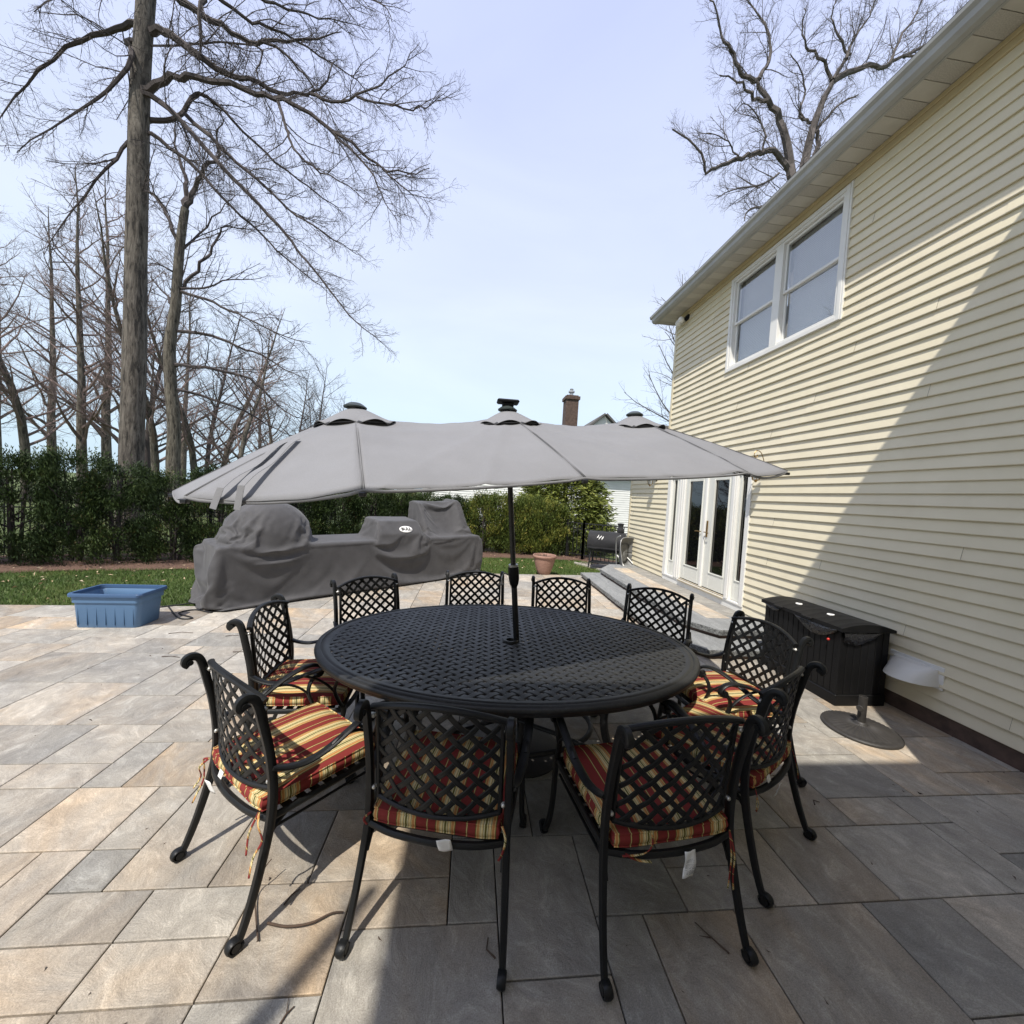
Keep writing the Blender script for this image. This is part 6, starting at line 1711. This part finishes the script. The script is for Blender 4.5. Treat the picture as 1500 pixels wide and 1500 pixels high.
# ---- tree rising behind the roof
rnd = random.Random(43); base = at(1168, 420, 12.2); base.z = -0.06
rt = thing('maple_tree', 'tall bare spreading tree rising behind the roof of the house', 'tree', base)
mb = MB(); tr_ = smooth_path([Vector((0, 0, -0.1)), Vector((0.05, 0, 2)), at(1168, 420, 12.2)-base, at(1163, 290, 12.2)-base], 4); mb.tube(tr_, 0.30, 0.20, 14); mb.build('trunk', MAT['bark_pale'], rt, True)
PM = [(0, 0, 0, 0, 0, 0), (0.13, 1.25, 45, 0.17, 0.05, 0.08, 0.0095), (0.095, 0.50, 45, 0.2, 0.05, 0.08, 0.0115), (0.085, 0.22, 45, 0.22, 0.03, 0.12, 0.014), (1, 0, 0, 0, 0, 0, 0.024)]
ml = [
 ([(665, 740), (655, 680), (640, 560), (610, 440), (565, 370), (530, 320), (525, 290)], 12.2, 12.0, 0.17),
 ([(560, 370), (510, 355), (480, 320), (440, 285), (390, 270)], 12.0, 11.6, 0.06),
 ([(525, 290), (490, 285), (450, 250), (440, 200), (400, 150), (380, 60), (350, 0)], 12.0, 11.5, 0.075),
 ([(525, 290), (555, 240), (575, 190), (560, 110), (530, 50), (470, -20)], 12.0, 12.4, 0.065),
 ([(680, 700), (690, 640), (710, 540), (735, 440), (765, 370), (800, 300), (830, 240), (858, 203)], 12.2, 12.6, 0.16),
 ([(800, 298), (860, 262), (930, 243), (1000, 238), (1030, 215), (1120, 200), (1250, 230)], 12.5, 12.8, 0.10),
 ([(795, 290), (770, 230), (740, 200), (700, 170), (690, 100), (700, 20)], 12.5, 12.0, 0.06),
 ([(725, 450), (690, 440), (680, 410), (700, 330), (680, 250), (640, 200)], 12.4, 12.0, 0.05),
 ([(655, 650), (610, 580), (560, 555), (500, 565), (450, 585), (390, 605), (335, 632), (325, 580), (290, 530), (220, 470)], 12.2, 11.5, 0.095),
 ([(640, 690), (560, 750), (490, 770), (475, 810)], 12.2, 11.6, 0.06),
 ([(700, 650), (745, 530), (740, 480), (780, 430), (830, 380), (900, 340)], 12.2, 12.6, 0.08),
 ([(545, 555), (550, 480), (520, 420), (470, 380), (440, 420)], 11.9, 11.6, 0.035),
 ([(850, 210), (880, 140), (930, 60), (960, -20)], 12.5, 12.8, 0.05),
 ([(855, 205), (820, 130), (800, 60), (820, -20)], 12.6, 12.3, 0.045),
 ([(450, 585), (430, 540), (380, 500), (330, 490)], 11.8, 11.5, 0.03),
 ([(600, 640), (520, 680), (420, 700), (380, 720)], 12, 11.6, 0.035),
 ([(1000, 238), (1040, 150), (1100, 60), (1140, -30)], 12.7, 12.9, 0.05),
 ([(1060, 210), (1180, 140), (1280, 60), (1350, 0)], 12.8, 13, 0.05)]
mb = MB()
for lst, Y0, Y1, r in ml:
    p = px_path(lst, Y0, Y1, 900, 0, 2.5, rnd, base)
    p = [q+Vector((rnd.gauss(0, .02), rnd.gauss(0, .03), rnd.gauss(0, .02))) for q in p]
    grow(mb, p, r, max(0.008, r*0.22), 1, 4, rnd, PM)
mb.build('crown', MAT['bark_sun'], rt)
# ---- second tree on the left, behind the hedge
rnd = random.Random(44); base = at(254, 690, 14.0); base.z = -0.06
st2 = thing('forked_tree', 'bare forked tree with grey trunk behind the hedge, right of the large oak', 'tree', base)
mb = MB(); p = px_path([(232, 1520), (230, 1470), (235, 1330), (220, 1150), (215, 950), (240, 790), (250, 640), (265, 470), (285, 330)], 14, 14, 180, 200, 3.125, rnd, base)
p = [Vector((p[0].x, 0, -0.1))]+p; mb.tube(p, 0.21, 0.11, 14); mb.build('trunk', MAT['bark_pale'], st2, True)
P2 = [(0, 0, 0, 0, 0, 0), (0.22, 1.7, 42, 0.13, 0.02, 0.10, 0.008), (0.14, 0.65, 45, 0.18, 0.02, 0.10, 0.011), (0.13, 0.26, 45, 0.2, 0, 0.1, 0.015), (1, 0, 0, 0, 0, 0, 0.024)]
mb = MB()
for lst, Y1, r in (([(285, 335), (300, 290), (345, 200), (400, 130), (445, 80), (430, 0), (460, -80)], 13.4, 0.09), ([(285, 330), (282, 240), (280, 180), (255, 90), (235, 0), (240, -90)], 14.5, 0.08), ([(250, 470), (200, 350), (160, 290), (110, 250), (40, 240)], 14.6, 0.06),
  ([(240, 1040), (380, 1060), (560, 1100), (640, 1160), (750, 1260), (860, 1300)], 13, 0.06), ([(240, 890), (400, 910), (520, 960), (640, 1000), (740, 1070), (850, 1110)], 13.4, 0.055), ([(270, 710), (380, 750), (480, 790), (560, 830), (740, 910), (860, 950)], 13.2, 0.05),
  ([(270, 680), (340, 610), (400, 530), (430, 460), (475, 410), (540, 425), (600, 428)], 14.6, 0.055), ([(240, 790), (180, 700), (120, 640)], 14.6, 0.05), ([(270, 700), (380, 690), (500, 655), (640, 650)], 14.8, 0.04), ([(260, 640), (190, 595), (120, 585)], 13.5, 0.04),
  ([(250, 1160), (400, 1200), (560, 1260), (700, 1340), (800, 1380)], 14.8, 0.05), ([(270, 520), (350, 440), (440, 340), (520, 270)], 15, 0.04), ([(230, 1240), (150, 1180), (60, 1120)], 13.5, 0.04)):
    q = px_path(lst, 14, Y1, 180, 200, 3.125, rnd, base); q = [v+Vector((rnd.gauss(0, .02), rnd.gauss(0, .04), rnd.gauss(0, .02))) for v in q]
    grow(mb, q, r, max(0.008, r*0.15), 1, 4, rnd, P2)
mb.build('crown', MAT['bark_dark'], st2)
# ---- woodland behind: bare trees, four kinds copied about
def bare_tree(seed, H_, r, mat, mtr, name, label, spread=1.0):
    rnd = random.Random(seed); t = thing(name, label, 'tree', (0, 0, -100), 0, 'bare woodland trees behind the hedge')
    mb = MB(); tp = [Vector((0, 0, -0.1))]; d = Vector((0, 0, 1))
    for k in range(10):
        d = (d+Vector((rnd.gauss(0, 0.05), rnd.gauss(0, 0.05), 0.05))).normalized(); tp.append(tp[-1]+d*(H_/10))
    mb.tube(tp, r, r*0.06, 10); mb.build('trunk', mtr, t, True)
    mb = MB(); seg = H_/10
    PB = [(0,)*6, (0.26, H_*0.12*spread, 40, 0.12, 0.06, 0.10, 0.0095), (0.18, H_*0.055, 42, 0.16, 0.05, 0.08, 0.011), (0.19, H_*0.026, 45, 0.2, 0.03, 0.1, 0.014), (1, 0, 0, 0, 0, 0, 0.020)]
    d_ = H_*0.20
    while d_ < H_*0.97:
        i = min(9, int(d_/seg)); p = tp[i].lerp(tp[i+1], d_/seg-i); q = rnd.uniform(0, 6.28); f = d_/H_
        L = H_*(0.34*spread)*(1-f)**0.7*rnd.uniform(0.6, 1.15)+0.3; cp = [p]; dv = Vector((math.cos(q), math.sin(q), rnd.uniform(0.35, 1.0))).normalized(); v = p.copy()
        for j in range(6):
            dv = (dv+Vector((rnd.gauss(0, .12), rnd.gauss(0, .12), rnd.gauss(0.06, .1)))).normalized(); v = v+dv*(L/6); cp.append(v)
        grow(mb, cp, r*(0.36*(1-f)+0.08), 0.008, 1, 4, rnd, PB)
        d_ += H_*0.029*rnd.uniform(0.6, 1.4)
    mb.build('crown', mat, t); print(name, seed, len(mb.f)); return t
bt = [bare_tree(301, 11, 0.16, MAT['bark_red'], MAT['bark_pale'], 'woodland_tree', 'bare reddish twigged woodland tree beyond the hedge'),
      bare_tree(302, 13, 0.19, MAT['bark_red'], MAT['bark_pale'], 'woodland_tree', 'bare reddish twigged woodland tree beyond the hedge', 0.8),
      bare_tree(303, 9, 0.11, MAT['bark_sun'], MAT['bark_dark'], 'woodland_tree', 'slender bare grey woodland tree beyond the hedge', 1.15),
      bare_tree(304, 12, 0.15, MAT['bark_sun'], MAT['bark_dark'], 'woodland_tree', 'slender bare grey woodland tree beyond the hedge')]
spots = []
for (px, Y, top) in [(228, 17, 330), (215, 26, 330), (288, 18, 390), (302, 23, 430), (320, 19, 400), (350, 16.5, 420), (378, 30, 500), (412, 18, 500), (428, 27, 520), (442, 22, 520), (470, 24, 560), (487, 20, 575), (268, 30, 400), (500, 36, 590), (190, 20, 300), (160, 24, 250), (120, 19, 250), (80, 26, 300), (40, 22, 300), (0, 30, 330), (-40, 24, 300), (-90, 30, 350)]:
    b = at(px, 700, Y); spots.append((b.x, Y, (at(px, top, Y).z)))
for (x, y, h) in [(-22, 9, 12), (-26, 4, 12), (-30, 12, 13), (-21, 14, 12), (-25, 18, 13), (-18, 11, 10), (-34, 2, 12), (-28, -4, 13)]: spots.append((x, y, h))
used = set(); HB = [11, 13, 9, 12]
for i, (x, y, h) in enumerate(spots):
    k = min(range(4), key=lambda q: abs(HB[q]-h)+rh.uniform(0, 5)); s = max(0.45, h/HB[k]); rz = rh.uniform(0, 6.28)
    if k not in used: used.add(k); bt[k].location = (x, y, -0.06); bt[k].rotation_euler = (0, 0, rz); bt[k].scale = (s, s, s)
    else: dup(bt[k], (x, y, -0.06), rz, None, None, (s, s, s))
for k in range(4):
    if k not in used: bt[k].location = (-24-3*k, 24, -0.06)
# small tree showing over the far end of the roof, and one added out of view by the house wing that throws a trunk shadow on the patio
b = at(1030, 640, 22); zt = at(1030, 362, 22).z
d1 = dup(bt[2], (b.x, 22, -0.06), 1.0, 'small bare tree with twigs just showing over the far end of the eave', None, (zt/9,)*3)
if 'group' in d1: del d1['group']
# slim unseen tree behind the viewer, put in for its shadow stripe
yt = thing('shadow_stripe_tree', 'unseen slim bare tree added by the house wing to cast a shadow stripe', 'tree', (-2.22, -1.58, -0.06))
rnd = random.Random(5); mb = MB(); mb.tube([(0, 0, -0.1), (0.02, 0, 2), (0, 0.02, 4.2), (0.02, 0.03, 5.75)], 0.11, 0.03, 12); mb.build('trunk', MAT['bark_pale'], yt, True)
mb = MB()
for k in range(7):
    z = 4.3+k*0.2; q = 2.4*k; L = 0.5-0.04*k; c = Vector((0.01, 0.02, z)); dv = Vector((math.cos(q), math.sin(q), 0.9)).normalized()
    grow(mb, [c, c+dv*L*0.5, c+dv*L], 0.010, 0.003, 3, 4, rnd, POAK)
mb.build('crown', MAT['bark_dark'], yt)
